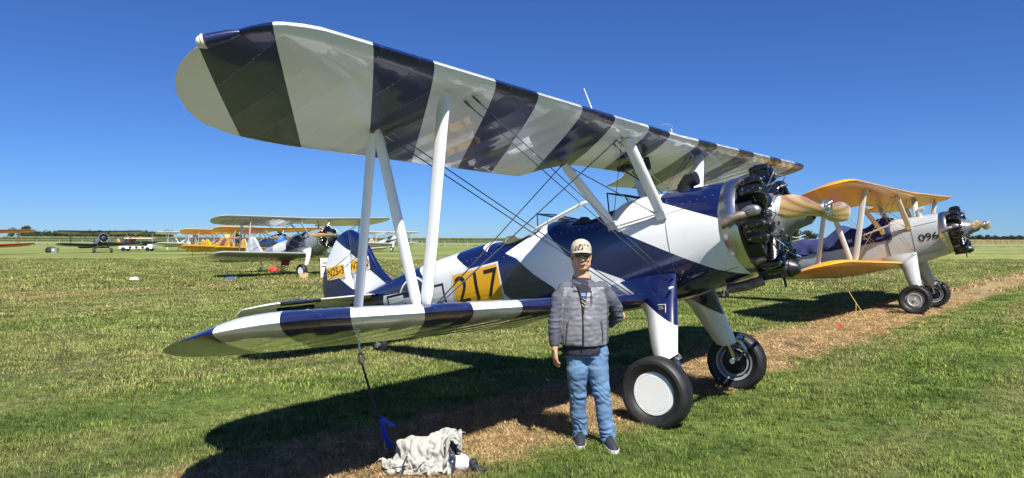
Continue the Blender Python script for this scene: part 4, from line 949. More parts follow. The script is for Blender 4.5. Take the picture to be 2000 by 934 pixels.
# jeans
jm=mat('denim',(.10,.185,.32),.8,bump=(55,.5,.004),var=(5,.22)); 
def jn(co,n):
    z=co.z; f=noise.noise(Vector((co.x*14,co.y*14,z*30)))*.006+noise.noise(Vector((co.x*5+3,co.y*5,z*11)))*.009
    k=math.exp(-((z-.44)/.10)**2)+math.exp(-((z-.13)/.08)**2)*1.3+math.exp(-((z-.76)/.07)**2)*.7
    f+=k*.0035*math.sin(z*105+co.x*60+9*noise.noise(co*9)); return f
b=MB()
ell(b,[(-.03,.01,.93,.165,.115),(-.03,.01,.86,.18,.125),(-.025,.01,.80,.182,.128),(-.02,.01,.74,.175,.12)],24)
limb(b,[(-.105,.01,.80),(-.105,.0,.62),(-.098,.03,.46),(-.088,.08,.28),(-.066,.12,.12),(-.064,.125,.075)],[.10,.093,.076,.071,.068,.068],18)
limb(b,[(.058,.0,.80),(.075,-.01,.62),(.098,-.02,.46),(.128,-.005,.28),(.158,.005,.12),(.162,.005,.065)],[.10,.093,.077,.071,.067,.067],18)
organic('jeans',b,jm,man,.0075,5,jn)
# shoes
shm=mat('shoe_mesh_navy',(.018,.022,.035),.7,bump=(120,.4,.002)); sol=mat('shoe_sole_white',(.55,.53,.52),.6); red_=mat('shoe_trim_red',(.45,.06,.05),.5)
def shoe(c,yaw):
    Mx=Matrix.Translation(c)@Matrix.Rotation(yaw,4,'Z'); T_=[]
    b=MB(); rs=[]
    for q,(y,w,h) in enumerate(((.085,.028,.05),(.075,.036,.085),(.04,.040,.10),(.0,.041,.095),(-.05,.044,.075),(-.10,.049,.058),(-.15,.046,.046),(-.185,.032,.036),(-.20,.012,.028))):
        rs.append([Mx@Vector((math.cos(t)*w,y,.018+max(0,math.sin(t))*h+min(0,math.sin(t))*.012)) for t in [2*math.pi*i/16 for i in range(16)]])
    b.rings(rs); o=b.fin('shoe',[shm],man,ang=60)
    b=MB(); rs=[]
    for y,w in((.095,.02),(.085,.036),(.04,.043),(0,.043),(-.05,.046),(-.10,.052),(-.15,.049),(-.19,.034),(-.208,.012)):
        rs.append([Mx@Vector(p) for p in ((-w,y,0),(-w,y,.026),(w,y,.026),(w,y,0))])
    b.rings(rs); b.fin('sole',[sol],o,smooth=False)
    b=MB()
    for k in range(5): b.tube([Mx@Vector((-.022,-.02-.022*k,.105-.012*k)),Mx@Vector((0,-.025-.022*k,.113-.012*k)),Mx@Vector((.022,-.02-.022*k,.105-.012*k))],.003,5)
    b.fin('laces',[shm],o)
    b=MB(); b.box(Mx@Vector((.02,-.17,.014)),(.03,.03,.02),Matrix.Rotation(yaw,3,'Z')); b.fin('sole_trim',[red_],o)
shoe(Vector((-.066,.10,0)),R(-6)); shoe(Vector((.165,-.015,-.0)),R(8))
# t-shirt under the jacket
tm=mat('tshirt_navy',(.016,.018,.035),.85,bump=(50,.3,.003))
b=MB(); ell(b,[(-.045,0,.765,.185,.13),(-.045,0,.80,.188,.132),(-.045,0,.9,.185,.13),(-.05,0,1.1,.19,.125),(-.055,0,1.28,.17,.105),(-.065,.005,1.375,.078,.07),(-.068,.005,1.40,.066,.062)],24)
organic('t_shirt',b,tm,man,.009,3,lambda c,n:.004*noise.noise(c*18))
# jacket: quilted front, smooth sleeves, stand collar
vm=mat('jacket_quilted_grey',(.15,.148,.17),.5,bump=(70,.35,.004),spec=.5,sheen=.2,var=(9,.18)); slm=mat('jacket_slate',(.075,.08,.105),.75,bump=(60,.4,.003),var=(8,.2)); zm=mat('zip_black',(.01,.01,.012),.4)
def vd(co,n):
    if n.z>.8: return 0
    z=co.z+.006*noise.noise(Vector((co.x*9,co.y*9,co.z*2))); s=.042 if z<1.19 else .028
    ph=(z/s)%1.0; q=min(ph,1-ph)*2; puff=(1-(1-q)**2.2)*.0014-.0008
    if abs(co.x+.07-(1.0-co.z)*.0)<.014 and n.y<-.5: puff=-.004
    if z>1.19:
        px=(co.x/.05)%1.0; qx=min(px,1-px)*2; puff=min(puff,(1-(1-qx)**3)*.003-.0015)
    return puff+.0055*noise.noise(Vector((co.x*22,co.y*22,co.z*34)))+.006*noise.noise(co*8)
b=MB()
ell(b,[(-.052,0,.842,.205,.15),(-.052,0,.86,.214,.155),(-.052,-.002,.95,.216,.158),(-.05,-.002,1.05,.214,.152),(-.05,0,1.15,.212,.142),(-.05,.005,1.24,.205,.128),(-.052,.01,1.30,.175,.108),(-.056,.012,1.345,.125,.09),(-.064,.012,1.375,.088,.080)],30)
def vmat(c): return 1 if (abs(c.x+.052)>.168 or c.y>.06 or (c.z>1.285 and abs(c.x+.06)>.085)) else 0
limb(b,[(-.20,.01,1.295),(-.262,-.008,1.22),(-.295,-.03,1.08),(-.306,-.055,.97),(-.303,-.065,.865)],[.072,.070,.060,.053,.045],16)
limb(b,[(.10,.01,1.295),(.172,.03,1.22),(.235,.07,1.13),(.255,.10,1.07),(.20,.17,1.005),(.13,.215,.975)],[.072,.070,.064,.059,.05,.044],16)
def armzone(c): return abs(c.x+.052)>.190-.25*max(0,c.z-1.22) or c.y>.07
def sd(co): return .005*noise.noise(Vector((co.x*12,co.y*12,co.z*22)))+.004*noise.noise(Vector((co.x*10,co.y*10,co.z*55)))*math.exp(-((co.z-1.06)/.14)**2)*2
def jd(co,n): return sd(co) if armzone(co) else vd(co,n)
jk=organic('jacket',b,vm,man,.0068,4,jd,mats=[vm,slm],matfn=lambda c:1 if (armzone(c) or c.z>1.318) else 0)
b=MB(); rs=[]
for k in range(25):
    a=R(-146+292*k/24); fr=max(0,-math.cos(a)); fl=.018*fr
    rs.append([Vector((-.066+math.sin(a)*(.089-.012*q+fl*q),.012+math.cos(a)*(.080-.010*q),1.338-.030*fr+q*(.072-.022*fr))) for q in(0,.35,.7,1)])
b.rings(rs,cap=False,closed=False)
co_=b.fin('collar',[slm],jk,ang=180); sm=co_.modifiers.new('s','SOLIDIFY'); sm.thickness=.010
b=MB(); b.tube([(-.108,-.100,1.345),(-.095,-.122,1.27),(-.078,-.142,1.17),(-.072,-.158,1.08),(-.07,-.168,.95),(-.069,-.164,.845)],.0055,6); 
b.tube([(-.022,-.103,1.335),(-.038,-.122,1.27),(-.060,-.140,1.17),(-.068,-.155,1.10)],.0045,6); b.fin('zip',[zm],jk)
# open neck: shirt showing in a V with its printed picture
b=MB(); b.add([(-.100,-.104,1.345),(-.028,-.106,1.345),(-.044,-.132,1.24),(-.066,-.152,1.13),(-.088,-.132,1.24)],[(0,1,2,3,4)]); sv=b.fin('shirt_front',[tm],man,smooth=False)
b=MB(); b.cur=0; b.add([(-.086,-.130,1.275),(-.046,-.130,1.275),(-.048,-.1345,1.25),(-.084,-.1345,1.25)],[(0,1,2,3)]); 
b.cur=1
for i in range(7): b.box((-.066+.012*math.sin(i*2.1),-.141-.003*i*.6,1.235-.011*i),(.012,.002,.007))
b.fin('shirt_print',[mat('print_blue',(.16,.24,.50),.7),mat('print_cream',(.45,.40,.22),.7)],sv,smooth=False)
b=MB(); b.tube([(-.0,-.135,1.285),(.004,-.150,1.19)],.0035,6); b.fin('chest_pocket_zip',[zm],jk)
for s in(-1,1):
    b=MB(); xx=-.052+s*.150; b.tube([(xx-.012*s,-.135,1.06),(xx,-.128,.97),(xx+.004*s,-.120,.88)],.004,6); b.fin('pocket_seam',[slm],jk)
b=MB(); b.box((-.012,-.148,.895),(.022,.004,.010)) if False else b.cyl((-.2,-.1,.87),(-.2,-.101,.87),.001,4); 
# settled fold shape of the crumpled canvas: 46 x 46 grid points (x, y, z) in millimetres
CLOTH_N=46
CLOTH=(
-255,-175,12,-262,-176,21,-257,-181,36,-253,-183,53,-219,-154,57,-227,-150,53,-232,-141,43,-238,-140,32,-245,-134,35,-251,-124,41,-257,-114,48,-263,-99,45,-265,-84,41,-252,-89,38,-246,-98,30,-255,-87,17,-263,-71,19,-268,-53,20,-269,-35,22,-272,-16,19,-261,-20,29,-243,-30,26,-252,-30,37,-265,-28,45,-276,-16,44,-270,-5,53,-275,8,44,-273,21,31,-274,34,32,-258,34,26,-238,32,25,-233,42,19,-250,61,19,-258,81,19,-265,97,28,-257,107,41,-245,110,58,-248,129,67,-248,133,49,-240,138,42,-235,143,59,-270,173,49,-258,176,35,-260,178,36,-267,184,25,-256,175,16,
-251,-193,28,-248,-197,32,-250,-208,44,-249,-188,47,-218,-155,42,-215,-149,36,-223,-147,24,-232,-137,28,-232,-122,24,-235,-112,36,-237,-109,52,-242,-94,55,-246,-77,52,-247,-67,42,-239,-74,29,-233,-75,19,-241,-62,21,-247,-47,24,-248,-29,16,-249,-10,15,-246,-2,28,-238,-13,42,-241,-19,42,-254,-20,49,-258,-7,49,-257,4,45,-257,15,53,-254,25,42,-260,35,44,-260,48,43,-242,52,38,-221,53,30,-229,66,21,-246,77,26,-249,88,39,-255,96,50,-254,108,57,-249,126,65,-238,125,56,-232,132,46,-223,144,44,-239,162,55,-270,185,52,-260,183,43,-259,194,39,-253,187,29,
-242,-192,14,-231,-212,30,-229,-218,46,-203,-154,54,-198,-150,41,-212,-163,24,-206,-144,20,-216,-138,30,-215,-126,35,-218,-116,47,-219,-101,51,-226,-94,40,-228,-78,38,-227,-67,45,-229,-54,35,-217,-58,24,-221,-51,15,-229,-36,17,-224,-20,22,-224,-3,18,-225,5,38,-222,-9,43,-222,-23,60,-235,-24,68,-238,-6,60,-237,8,50,-237,22,49,-239,31,56,-241,46,49,-253,55,60,-247,67,51,-226,69,43,-216,77,24,-230,90,21,-234,94,36,-236,94,54,-240,102,72,-251,115,80,-241,124,78,-225,128,62,-225,139,61,-212,142,67,-250,178,63,-254,189,57,-250,198,52,-246,187,41,
-217,-219,15,-223,-216,23,-203,-203,35,-190,-159,47,-195,-166,40,-192,-159,18,-199,-156,24,-193,-139,35,-201,-122,42,-205,-107,38,-207,-97,34,-206,-91,43,-206,-79,44,-206,-69,41,-206,-60,35,-202,-53,24,-203,-40,25,-207,-27,33,-200,-17,28,-198,-1,37,-205,2,55,-214,-8,69,-222,-6,84,-233,-10,93,-235,4,82,-224,9,69,-216,19,60,-218,33,61,-230,44,68,-237,56,76,-235,68,63,-229,82,49,-212,90,33,-212,102,23,-220,110,38,-217,105,52,-223,116,65,-227,125,82,-234,135,92,-234,139,88,-230,144,85,-229,148,78,-262,191,84,-247,196,77,-244,202,62,-231,203,46,
-187,-168,19,-191,-176,19,-182,-163,29,-183,-172,43,-185,-168,50,-190,-166,37,-182,-147,28,-181,-128,31,-186,-111,41,-184,-101,32,-188,-90,25,-190,-84,40,-192,-77,60,-187,-64,52,-183,-64,37,-186,-50,40,-180,-40,42,-184,-33,50,-186,-25,56,-189,-14,64,-194,-11,76,-197,1,88,-206,-8,102,-218,-1,110,-217,9,101,-209,13,88,-219,21,83,-209,31,84,-219,37,85,-217,51,83,-217,60,67,-213,79,59,-203,93,46,-192,107,32,-203,121,42,-203,117,56,-206,113,72,-215,117,88,-224,124,103,-226,138,108,-230,150,105,-216,148,94,-230,170,91,-229,201,88,-228,211,72,-230,216,58,
-185,-181,30,-176,-172,25,-181,-182,38,-171,-185,50,-175,-171,54,-170,-156,52,-166,-137,40,-169,-120,49,-165,-106,41,-166,-97,31,-166,-85,27,-170,-78,41,-177,-87,50,-172,-80,62,-163,-70,55,-166,-58,59,-176,-54,67,-169,-40,73,-170,-29,85,-175,-17,94,-189,-21,105,-182,-6,109,-192,6,117,-204,4,127,-201,15,118,-202,22,109,-220,23,108,-220,35,103,-209,46,106,-209,54,101,-202,65,84,-200,82,68,-191,91,55,-176,101,48,-182,122,50,-187,131,60,-191,129,76,-195,129,93,-203,134,108,-213,145,118,-223,160,118,-215,165,107,-211,161,96,-198,156,89,-198,156,70,-192,172,64,
-175,-189,20,-167,-185,28,-166,-191,39,-163,-183,45,-159,-161,50,-158,-142,55,-149,-124,49,-154,-112,54,-151,-101,51,-146,-102,37,-146,-85,38,-152,-79,51,-158,-94,61,-162,-85,74,-157,-70,74,-159,-62,81,-167,-54,90,-177,-52,100,-172,-39,110,-173,-24,122,-175,-13,129,-186,-5,132,-182,7,136,-187,14,144,-193,27,139,-203,32,132,-217,39,129,-229,45,124,-215,53,124,-210,65,114,-207,77,96,-194,89,83,-184,95,70,-168,104,67,-162,121,60,-167,138,64,-175,144,78,-179,144,96,-183,140,113,-194,151,123,-206,164,129,-200,165,115,-202,174,107,-202,169,93,-198,176,83,-202,167,72,
-165,-183,11,-161,-186,20,-150,-190,34,-145,-183,49,-145,-160,40,-137,-144,53,-138,-125,62,-140,-111,72,-136,-98,63,-129,-102,49,-129,-84,50,-135,-83,65,-144,-83,78,-150,-92,89,-150,-76,95,-153,-69,102,-154,-55,110,-168,-52,123,-183,-48,134,-176,-37,146,-184,-24,152,-193,-12,155,-199,-1,153,-191,10,162,-200,25,162,-214,25,152,-226,37,148,-230,54,145,-224,70,135,-214,77,123,-197,85,112,-190,100,96,-183,107,87,-164,98,88,-153,115,82,-160,131,83,-155,149,86,-161,156,100,-165,154,118,-173,154,133,-186,170,139,-195,180,124,-190,186,108,-188,169,100,-186,174,84,-192,182,82,
-153,-201,15,-145,-184,17,-136,-186,31,-126,-181,45,-129,-158,35,-125,-137,36,-126,-125,50,-122,-119,67,-123,-111,68,-117,-104,59,-120,-93,67,-121,-84,80,-131,-84,94,-143,-86,110,-153,-76,121,-143,-62,122,-149,-45,130,-163,-38,144,-171,-54,156,-188,-54,167,-199,-41,170,-208,-26,173,-206,-10,176,-212,4,175,-217,20,176,-219,32,174,-218,44,166,-213,59,155,-219,76,145,-216,90,136,-206,99,121,-193,103,111,-184,117,105,-169,113,105,-159,110,105,-150,119,98,-145,134,102,-148,143,112,-150,150,127,-152,160,140,-163,175,141,-176,168,123,-179,177,107,-179,182,95,-179,181,76,-186,183,73,
-132,-208,20,-127,-193,20,-120,-178,20,-108,-177,37,-109,-159,35,-107,-139,34,-108,-129,48,-111,-133,66,-106,-121,76,-101,-107,70,-107,-97,82,-115,-94,94,-117,-85,108,-131,-85,129,-140,-75,141,-133,-64,143,-140,-51,152,-157,-47,167,-172,-47,179,-184,-45,188,-191,-36,186,-197,-27,188,-211,-16,194,-218,0,195,-220,19,193,-227,38,190,-221,56,180,-212,72,167,-203,79,152,-204,94,143,-203,110,138,-187,108,132,-178,113,128,-176,129,123,-157,128,121,-140,119,118,-127,121,109,-129,134,116,-135,150,119,-133,163,130,-143,178,133,-161,176,115,-166,170,96,-166,189,91,-165,191,76,-170,183,63,
-112,-210,24,-109,-196,31,-101,-183,21,-96,-171,23,-97,-161,36,-87,-137,32,-88,-133,51,-90,-136,68,-92,-125,82,-86,-111,81,-92,-100,91,-98,-91,106,-112,-87,122,-120,-92,141,-134,-85,157,-131,-68,165,-141,-61,173,-159,-64,187,-169,-47,194,-171,-30,201,-186,-28,207,-191,-17,197,-194,-7,189,-200,7,197,-206,23,205,-214,44,205,-209,60,194,-199,72,177,-190,82,161,-191,96,157,-193,109,160,-181,118,156,-167,115,152,-164,131,147,-158,139,141,-141,130,140,-124,132,134,-118,142,121,-111,154,114,-120,170,115,-135,179,125,-143,166,107,-155,166,87,-154,176,78,-145,188,75,-150,185,56,
-95,-201,21,-89,-198,32,-85,-182,36,-79,-167,27,-78,-159,39,-71,-141,42,-68,-137,58,-75,-133,70,-75,-125,79,-79,-119,93,-87,-110,104,-99,-103,122,-99,-88,139,-113,-90,158,-123,-83,170,-139,-81,183,-140,-65,197,-152,-54,208,-164,-49,214,-167,-32,216,-173,-18,216,-182,-6,204,-182,7,192,-193,18,184,-194,30,192,-194,49,201,-198,69,206,-195,83,190,-182,90,178,-172,97,170,-180,104,178,-172,114,176,-163,124,173,-160,132,166,-152,146,159,-141,148,156,-131,147,142,-122,157,137,-107,163,130,-106,178,120,-124,188,114,-132,177,97,-136,161,78,-143,169,61,-130,182,63,-131,195,56,
-84,-192,14,-75,-190,27,-65,-185,38,-66,-173,37,-60,-153,37,-67,-153,53,-56,-140,71,-63,-143,82,-62,-126,89,-74,-131,100,-83,-123,120,-96,-117,135,-90,-105,155,-105,-104,171,-118,-90,185,-130,-78,199,-138,-69,219,-146,-50,230,-155,-35,228,-149,-25,216,-154,-12,207,-161,-6,195,-169,5,184,-173,25,181,-187,40,174,-183,54,185,-180,66,199,-176,81,198,-173,94,200,-160,101,192,-161,112,191,-168,124,197,-153,126,188,-149,138,178,-138,136,168,-130,152,165,-119,151,159,-116,164,152,-114,177,145,-109,193,127,-109,190,104,-117,186,85,-118,164,68,-125,169,52,-129,184,43,-114,198,48,
-72,-209,17,-66,-190,19,-54,-181,22,-49,-171,35,-46,-162,50,-50,-150,63,-54,-155,77,-46,-147,91,-54,-136,105,-67,-138,113,-83,-140,134,-94,-130,156,-93,-116,171,-95,-95,180,-108,-81,192,-116,-65,210,-124,-54,229,-131,-36,223,-138,-22,228,-147,-8,231,-147,4,219,-151,14,205,-149,17,189,-154,23,171,-165,38,160,-168,58,167,-167,75,178,-157,80,186,-147,88,191,-142,100,204,-139,112,198,-146,124,205,-144,136,203,-140,145,190,-130,148,179,-116,143,173,-105,149,166,-101,155,150,-97,172,146,-94,186,127,-93,195,102,-101,187,76,-103,171,55,-112,168,37,-112,187,38,-116,204,30,
-53,-213,27,-48,-197,25,-40,-179,20,-37,-165,28,-31,-158,44,-32,-153,64,-41,-167,78,-49,-164,99,-55,-152,118,-58,-133,129,-70,-133,148,-81,-128,173,-95,-120,188,-98,-102,201,-95,-78,203,-101,-53,216,-114,-36,232,-123,-25,241,-125,-10,231,-128,4,235,-132,11,222,-134,22,214,-140,35,204,-142,41,185,-145,47,167,-148,58,152,-154,76,153,-151,92,162,-137,96,171,-128,106,184,-117,111,194,-123,130,200,-128,143,213,-136,159,206,-126,161,195,-111,158,185,-97,156,171,-86,155,153,-84,167,136,-80,182,125,-90,177,104,-92,171,76,-87,174,49,-95,172,25,-94,191,30,-97,207,22,
-39,-198,16,-31,-197,33,-31,-182,42,-19,-170,36,-17,-155,45,-15,-163,63,-24,-163,82,-30,-158,103,-37,-149,125,-49,-133,138,-62,-117,152,-72,-109,174,-76,-111,194,-81,-101,209,-82,-78,219,-97,-61,237,-102,-38,247,-105,-16,248,-108,-1,239,-109,-2,223,-114,10,215,-115,21,204,-118,37,197,-128,52,188,-135,61,175,-136,73,170,-129,80,155,-130,93,144,-130,109,147,-119,114,161,-108,119,176,-107,134,189,-110,148,201,-114,167,207,-121,181,199,-116,181,183,-103,177,168,-83,174,156,-65,172,139,-67,186,118,-76,182,100,-72,171,75,-72,166,50,-76,178,31,-77,189,19,-76,206,26,
-30,-178,15,-14,-185,30,-12,-185,50,-6,-173,54,1,-157,55,-7,-154,68,-13,-151,82,-20,-143,98,-28,-136,117,-37,-121,138,-50,-117,161,-59,-109,181,-63,-96,195,-66,-97,217,-75,-84,237,-81,-57,245,-88,-32,239,-87,-14,239,-90,2,232,-98,12,221,-101,4,204,-110,13,196,-110,27,184,-114,44,177,-112,63,172,-114,79,175,-117,95,175,-114,102,158,-108,107,139,-108,125,144,-96,126,160,-90,135,178,-91,149,190,-99,165,189,-103,185,190,-111,200,185,-105,198,164,-83,193,156,-64,188,137,-52,182,118,-61,187,93,-63,186,69,-55,176,49,-61,168,30,-58,181,19,-55,199,28,
-23,-158,17,-3,-170,30,8,-181,47,9,-179,66,13,-163,74,8,-158,82,0,-144,84,-9,-133,90,-23,-118,109,-35,-106,134,-42,-99,161,-47,-99,185,-52,-100,203,-56,-83,215,-55,-77,238,-66,-52,239,-70,-30,233,-81,-21,224,-88,-11,217,-83,2,212,-82,11,199,-92,22,206,-93,33,197,-94,48,189,-100,64,193,-97,78,185,-92,91,177,-94,99,170,-93,110,154,-89,124,136,-84,135,149,-76,142,163,-80,155,173,-80,166,182,-87,182,186,-90,204,187,-95,215,165,-81,210,147,-63,202,131,-52,200,113,-48,193,91,-46,189,69,-43,187,48,-41,166,34,-38,175,19,-35,191,29,
-5,-154,19,3,-154,40,22,-167,52,30,-176,68,28,-165,78,22,-148,86,12,-134,90,1,-120,90,-8,-114,116,-19,-111,144,-31,-114,169,-33,-107,193,-38,-98,214,-43,-87,225,-50,-65,223,-55,-42,226,-69,-33,216,-68,-15,221,-71,-11,210,-69,5,211,-71,19,210,-75,34,209,-85,44,214,-79,55,202,-78,68,196,-84,86,199,-80,96,190,-80,109,174,-74,111,158,-71,126,146,-72,142,136,-69,155,144,-64,162,158,-67,175,171,-68,182,192,-74,197,181,-75,215,166,-74,227,144,-70,217,119,-52,211,103,-35,197,95,-30,189,75,-24,185,54,-19,166,37,-18,172,21,-19,188,19,
7,-149,14,17,-150,37,33,-151,57,47,-164,68,41,-156,78,36,-137,76,28,-122,85,15,-114,102,6,-124,125,-6,-125,153,-17,-125,179,-19,-116,202,-21,-104,222,-31,-85,217,-34,-59,215,-45,-36,212,-55,-34,202,-52,-18,212,-56,-4,220,-54,9,207,-59,22,212,-62,34,226,-68,52,227,-70,68,218,-62,77,203,-64,91,198,-71,109,202,-68,122,185,-58,121,166,-54,128,147,-55,145,147,-49,158,135,-49,169,147,-46,174,169,-48,187,190,-61,198,180,-62,206,157,-58,229,140,-58,233,113,-50,224,90,-31,211,82,-16,197,82,-7,180,64,0,170,43,2,169,24,-1,185,14,
18,-135,18,29,-140,34,42,-153,45,53,-147,61,54,-143,80,42,-138,93,35,-127,103,31,-110,114,17,-114,134,11,-121,161,-5,-114,182,-11,-99,194,-12,-91,212,-18,-76,214,-24,-59,200,-30,-45,211,-33,-32,205,-38,-13,208,-39,-1,219,-46,12,219,-47,26,217,-48,42,215,-50,55,224,-51,69,221,-50,86,215,-48,95,200,-54,108,197,-50,124,188,-46,135,173,-38,138,157,-35,146,149,-38,160,151,-37,178,146,-38,186,162,-37,199,177,-50,215,182,-45,208,157,-45,221,136,-43,224,112,-33,228,94,-22,230,79,-15,213,69,-6,196,55,11,186,43,2,185,30,10,181,19,
37,-142,18,41,-129,27,54,-137,38,53,-130,57,58,-124,78,50,-122,95,49,-130,113,45,-118,129,30,-109,142,13,-102,160,10,-107,188,2,-91,189,-12,-77,196,-4,-68,210,-13,-49,210,-13,-38,213,-22,-25,219,-24,-12,222,-25,3,223,-26,19,214,-31,26,229,-34,43,226,-35,56,213,-31,68,216,-31,82,210,-29,98,205,-37,101,186,-31,121,185,-31,127,168,-23,144,167,-17,152,153,-26,161,161,-21,180,157,-29,196,153,-26,208,173,-32,225,181,-27,220,159,-31,216,134,-33,206,109,-16,221,100,-6,229,84,-2,224,63,2,208,57,7,204,38,6,201,24,3,202,16,
56,-146,28,59,-131,19,64,-119,28,67,-118,51,71,-115,72,67,-117,94,65,-123,114,58,-115,133,45,-105,151,30,-91,162,21,-96,186,15,-90,203,8,-74,192,4,-57,198,8,-47,215,-1,-29,219,-8,-18,232,-6,-6,221,-10,7,227,-7,16,221,-10,29,225,-12,43,230,-14,57,221,-17,60,211,-19,77,213,-14,85,201,-17,98,187,-14,116,184,-12,130,177,-5,135,160,0,153,155,-6,164,167,-9,183,162,-7,201,156,-9,219,167,-14,235,180,-14,233,152,-11,211,131,-17,193,109,-6,204,94,10,216,89,16,223,69,21,213,52,20,203,34,23,211,27,13,219,16,
70,-153,20,79,-137,19,82,-122,26,85,-114,43,88,-111,65,86,-117,88,82,-114,112,76,-109,136,61,-97,154,46,-81,169,35,-94,191,26,-78,196,19,-67,205,19,-51,197,12,-34,208,11,-28,231,9,-13,234,8,-1,234,10,8,227,7,23,233,7,29,221,5,42,227,2,57,223,2,64,208,-2,79,210,-1,91,210,-4,101,200,3,111,186,7,129,183,13,138,165,9,152,168,13,170,173,10,182,166,8,198,168,-3,210,176,6,231,174,4,231,151,5,213,123,3,189,108,7,188,92,13,201,83,26,209,72,27,201,55,32,194,36,33,202,19,33,219,22,
89,-158,18,84,-146,29,96,-133,30,103,-116,42,104,-104,60,96,-99,82,94,-97,107,87,-93,132,74,-83,151,66,-84,173,54,-87,197,43,-73,191,35,-55,202,29,-47,212,30,-25,205,29,-25,231,25,-12,248,22,7,247,26,13,231,22,21,222,23,35,227,18,45,215,18,58,221,20,70,215,14,78,212,17,94,216,18,103,200,22,106,180,26,124,177,20,137,182,20,153,186,29,164,175,26,185,173,11,189,185,11,207,181,17,223,161,25,227,145,22,202,128,15,183,112,23,180,92,32,193,82,40,209,74,40,209,54,46,211,35,50,202,27,46,210,15,
104,-145,18,98,-149,36,91,-139,48,96,-125,57,111,-117,69,114,-102,85,110,-88,106,103,-81,131,86,-68,152,73,-67,175,64,-69,196,51,-70,206,41,-67,217,35,-44,227,43,-33,217,44,-17,229,43,-10,246,36,0,234,41,15,232,41,23,222,38,33,217,37,48,222,34,57,210,37,70,214,35,84,211,34,90,202,43,102,199,39,112,186,40,130,177,38,144,173,39,157,185,37,169,191,33,186,191,20,195,201,24,217,187,33,213,167,45,218,143,37,195,133,32,186,116,34,194,98,47,189,86,51,199,71,57,214,58,63,217,41,66,204,27,65,206,16,
119,-153,24,115,-139,39,104,-135,59,92,-135,74,100,-122,86,113,-115,101,115,-98,119,117,-79,141,101,-72,162,83,-73,179,78,-61,195,69,-72,210,56,-77,228,48,-52,240,56,-32,230,60,-19,221,61,-4,235,55,-1,228,50,6,215,60,18,221,56,31,213,51,46,208,55,60,214,51,66,201,56,78,203,54,89,192,48,100,182,51,118,186,53,137,190,56,152,181,56,171,181,46,185,189,40,184,207,34,202,215,41,219,197,50,209,176,61,210,151,55,190,138,49,197,119,45,210,104,54,208,87,67,198,75,74,208,64,81,215,48,84,202,32,84,202,19,
140,-144,24,133,-147,45,121,-145,68,107,-138,85,96,-131,100,98,-121,114,105,-109,134,108,-90,154,110,-78,176,96,-76,190,83,-81,200,81,-70,214,76,-71,231,66,-58,251,72,-40,241,79,-23,225,78,-3,230,75,5,220,70,-1,207,70,15,202,74,30,209,71,42,207,70,53,201,73,67,201,68,77,187,69,91,185,67,105,184,65,120,180,69,139,181,64,153,197,62,172,205,66,190,202,59,198,215,54,209,222,59,218,207,69,208,187,73,203,166,75,194,142,64,206,131,62,219,114,69,221,94,81,213,79,88,201,66,97,201,51,87,188,40,84,182,17,
153,-154,34,150,-140,48,137,-136,70,125,-132,91,111,-132,109,100,-131,126,92,-118,144,92,-101,164,106,-94,185,110,-81,201,95,-83,215,95,-69,219,84,-56,228,86,-54,252,81,-33,258,90,-21,240,96,-13,224,95,-6,217,92,0,204,86,13,211,87,25,199,89,40,203,87,52,199,83,63,187,87,78,184,85,94,178,82,109,182,77,119,194,84,139,193,85,157,204,81,176,210,77,188,225,79,201,216,77,214,223,77,223,212,84,212,198,90,207,176,85,210,152,79,218,134,72,209,116,77,210,103,92,209,89,104,200,73,110,186,52,96,172,38,78,166,26,
155,-170,49,154,-152,59,148,-136,76,143,-130,96,130,-131,115,118,-122,132,106,-123,152,96,-118,173,100,-105,192,105,-96,213,107,-84,231,103,-68,228,104,-49,225,101,-45,244,102,-37,261,104,-27,248,103,-16,237,106,0,226,107,12,214,104,17,200,102,32,205,103,39,193,103,54,188,98,70,189,96,83,187,102,96,186,93,107,197,92,123,201,88,139,214,99,160,215,95,177,219,97,191,222,98,206,225,93,206,212,96,221,213,96,228,201,95,225,181,99,222,157,98,224,130,89,209,113,78,196,103,82,191,89,101,181,82,103,171,63,95,157,42,96,155,22,
161,-183,64,155,-165,73,164,-147,78,158,-138,99,150,-127,121,138,-120,139,125,-123,158,113,-124,179,114,-112,193,119,-99,208,121,-85,226,115,-67,241,117,-50,237,117,-36,236,120,-29,253,118,-20,261,118,-9,247,122,-6,230,124,5,213,123,16,199,118,31,198,117,45,204,113,58,197,114,73,192,107,82,199,105,95,201,112,113,201,111,133,203,106,143,224,101,160,235,107,179,235,116,189,221,119,205,219,115,202,206,117,216,205,117,225,197,114,224,180,115,219,157,115,216,132,102,203,117,92,186,106,82,177,98,88,166,81,101,154,70,106,144,48,113,150,30,
165,-194,80,168,-175,87,177,-157,89,176,-142,104,160,-137,123,142,-132,142,136,-129,161,121,-132,176,130,-118,191,135,-102,209,137,-83,224,131,-61,238,125,-47,254,134,-39,242,140,-28,244,140,-25,261,139,-9,255,140,3,236,141,8,213,142,17,199,136,33,196,134,48,191,126,63,191,123,67,205,112,79,211,124,91,207,130,112,208,130,136,217,125,152,232,119,161,248,124,177,243,127,193,235,134,194,217,137,207,205,134,206,195,138,219,185,127,209,174,132,207,156,117,201,143,101,192,132,91,177,124,82,166,110,89,153,91,102,137,78,118,141,60,124,159,45,
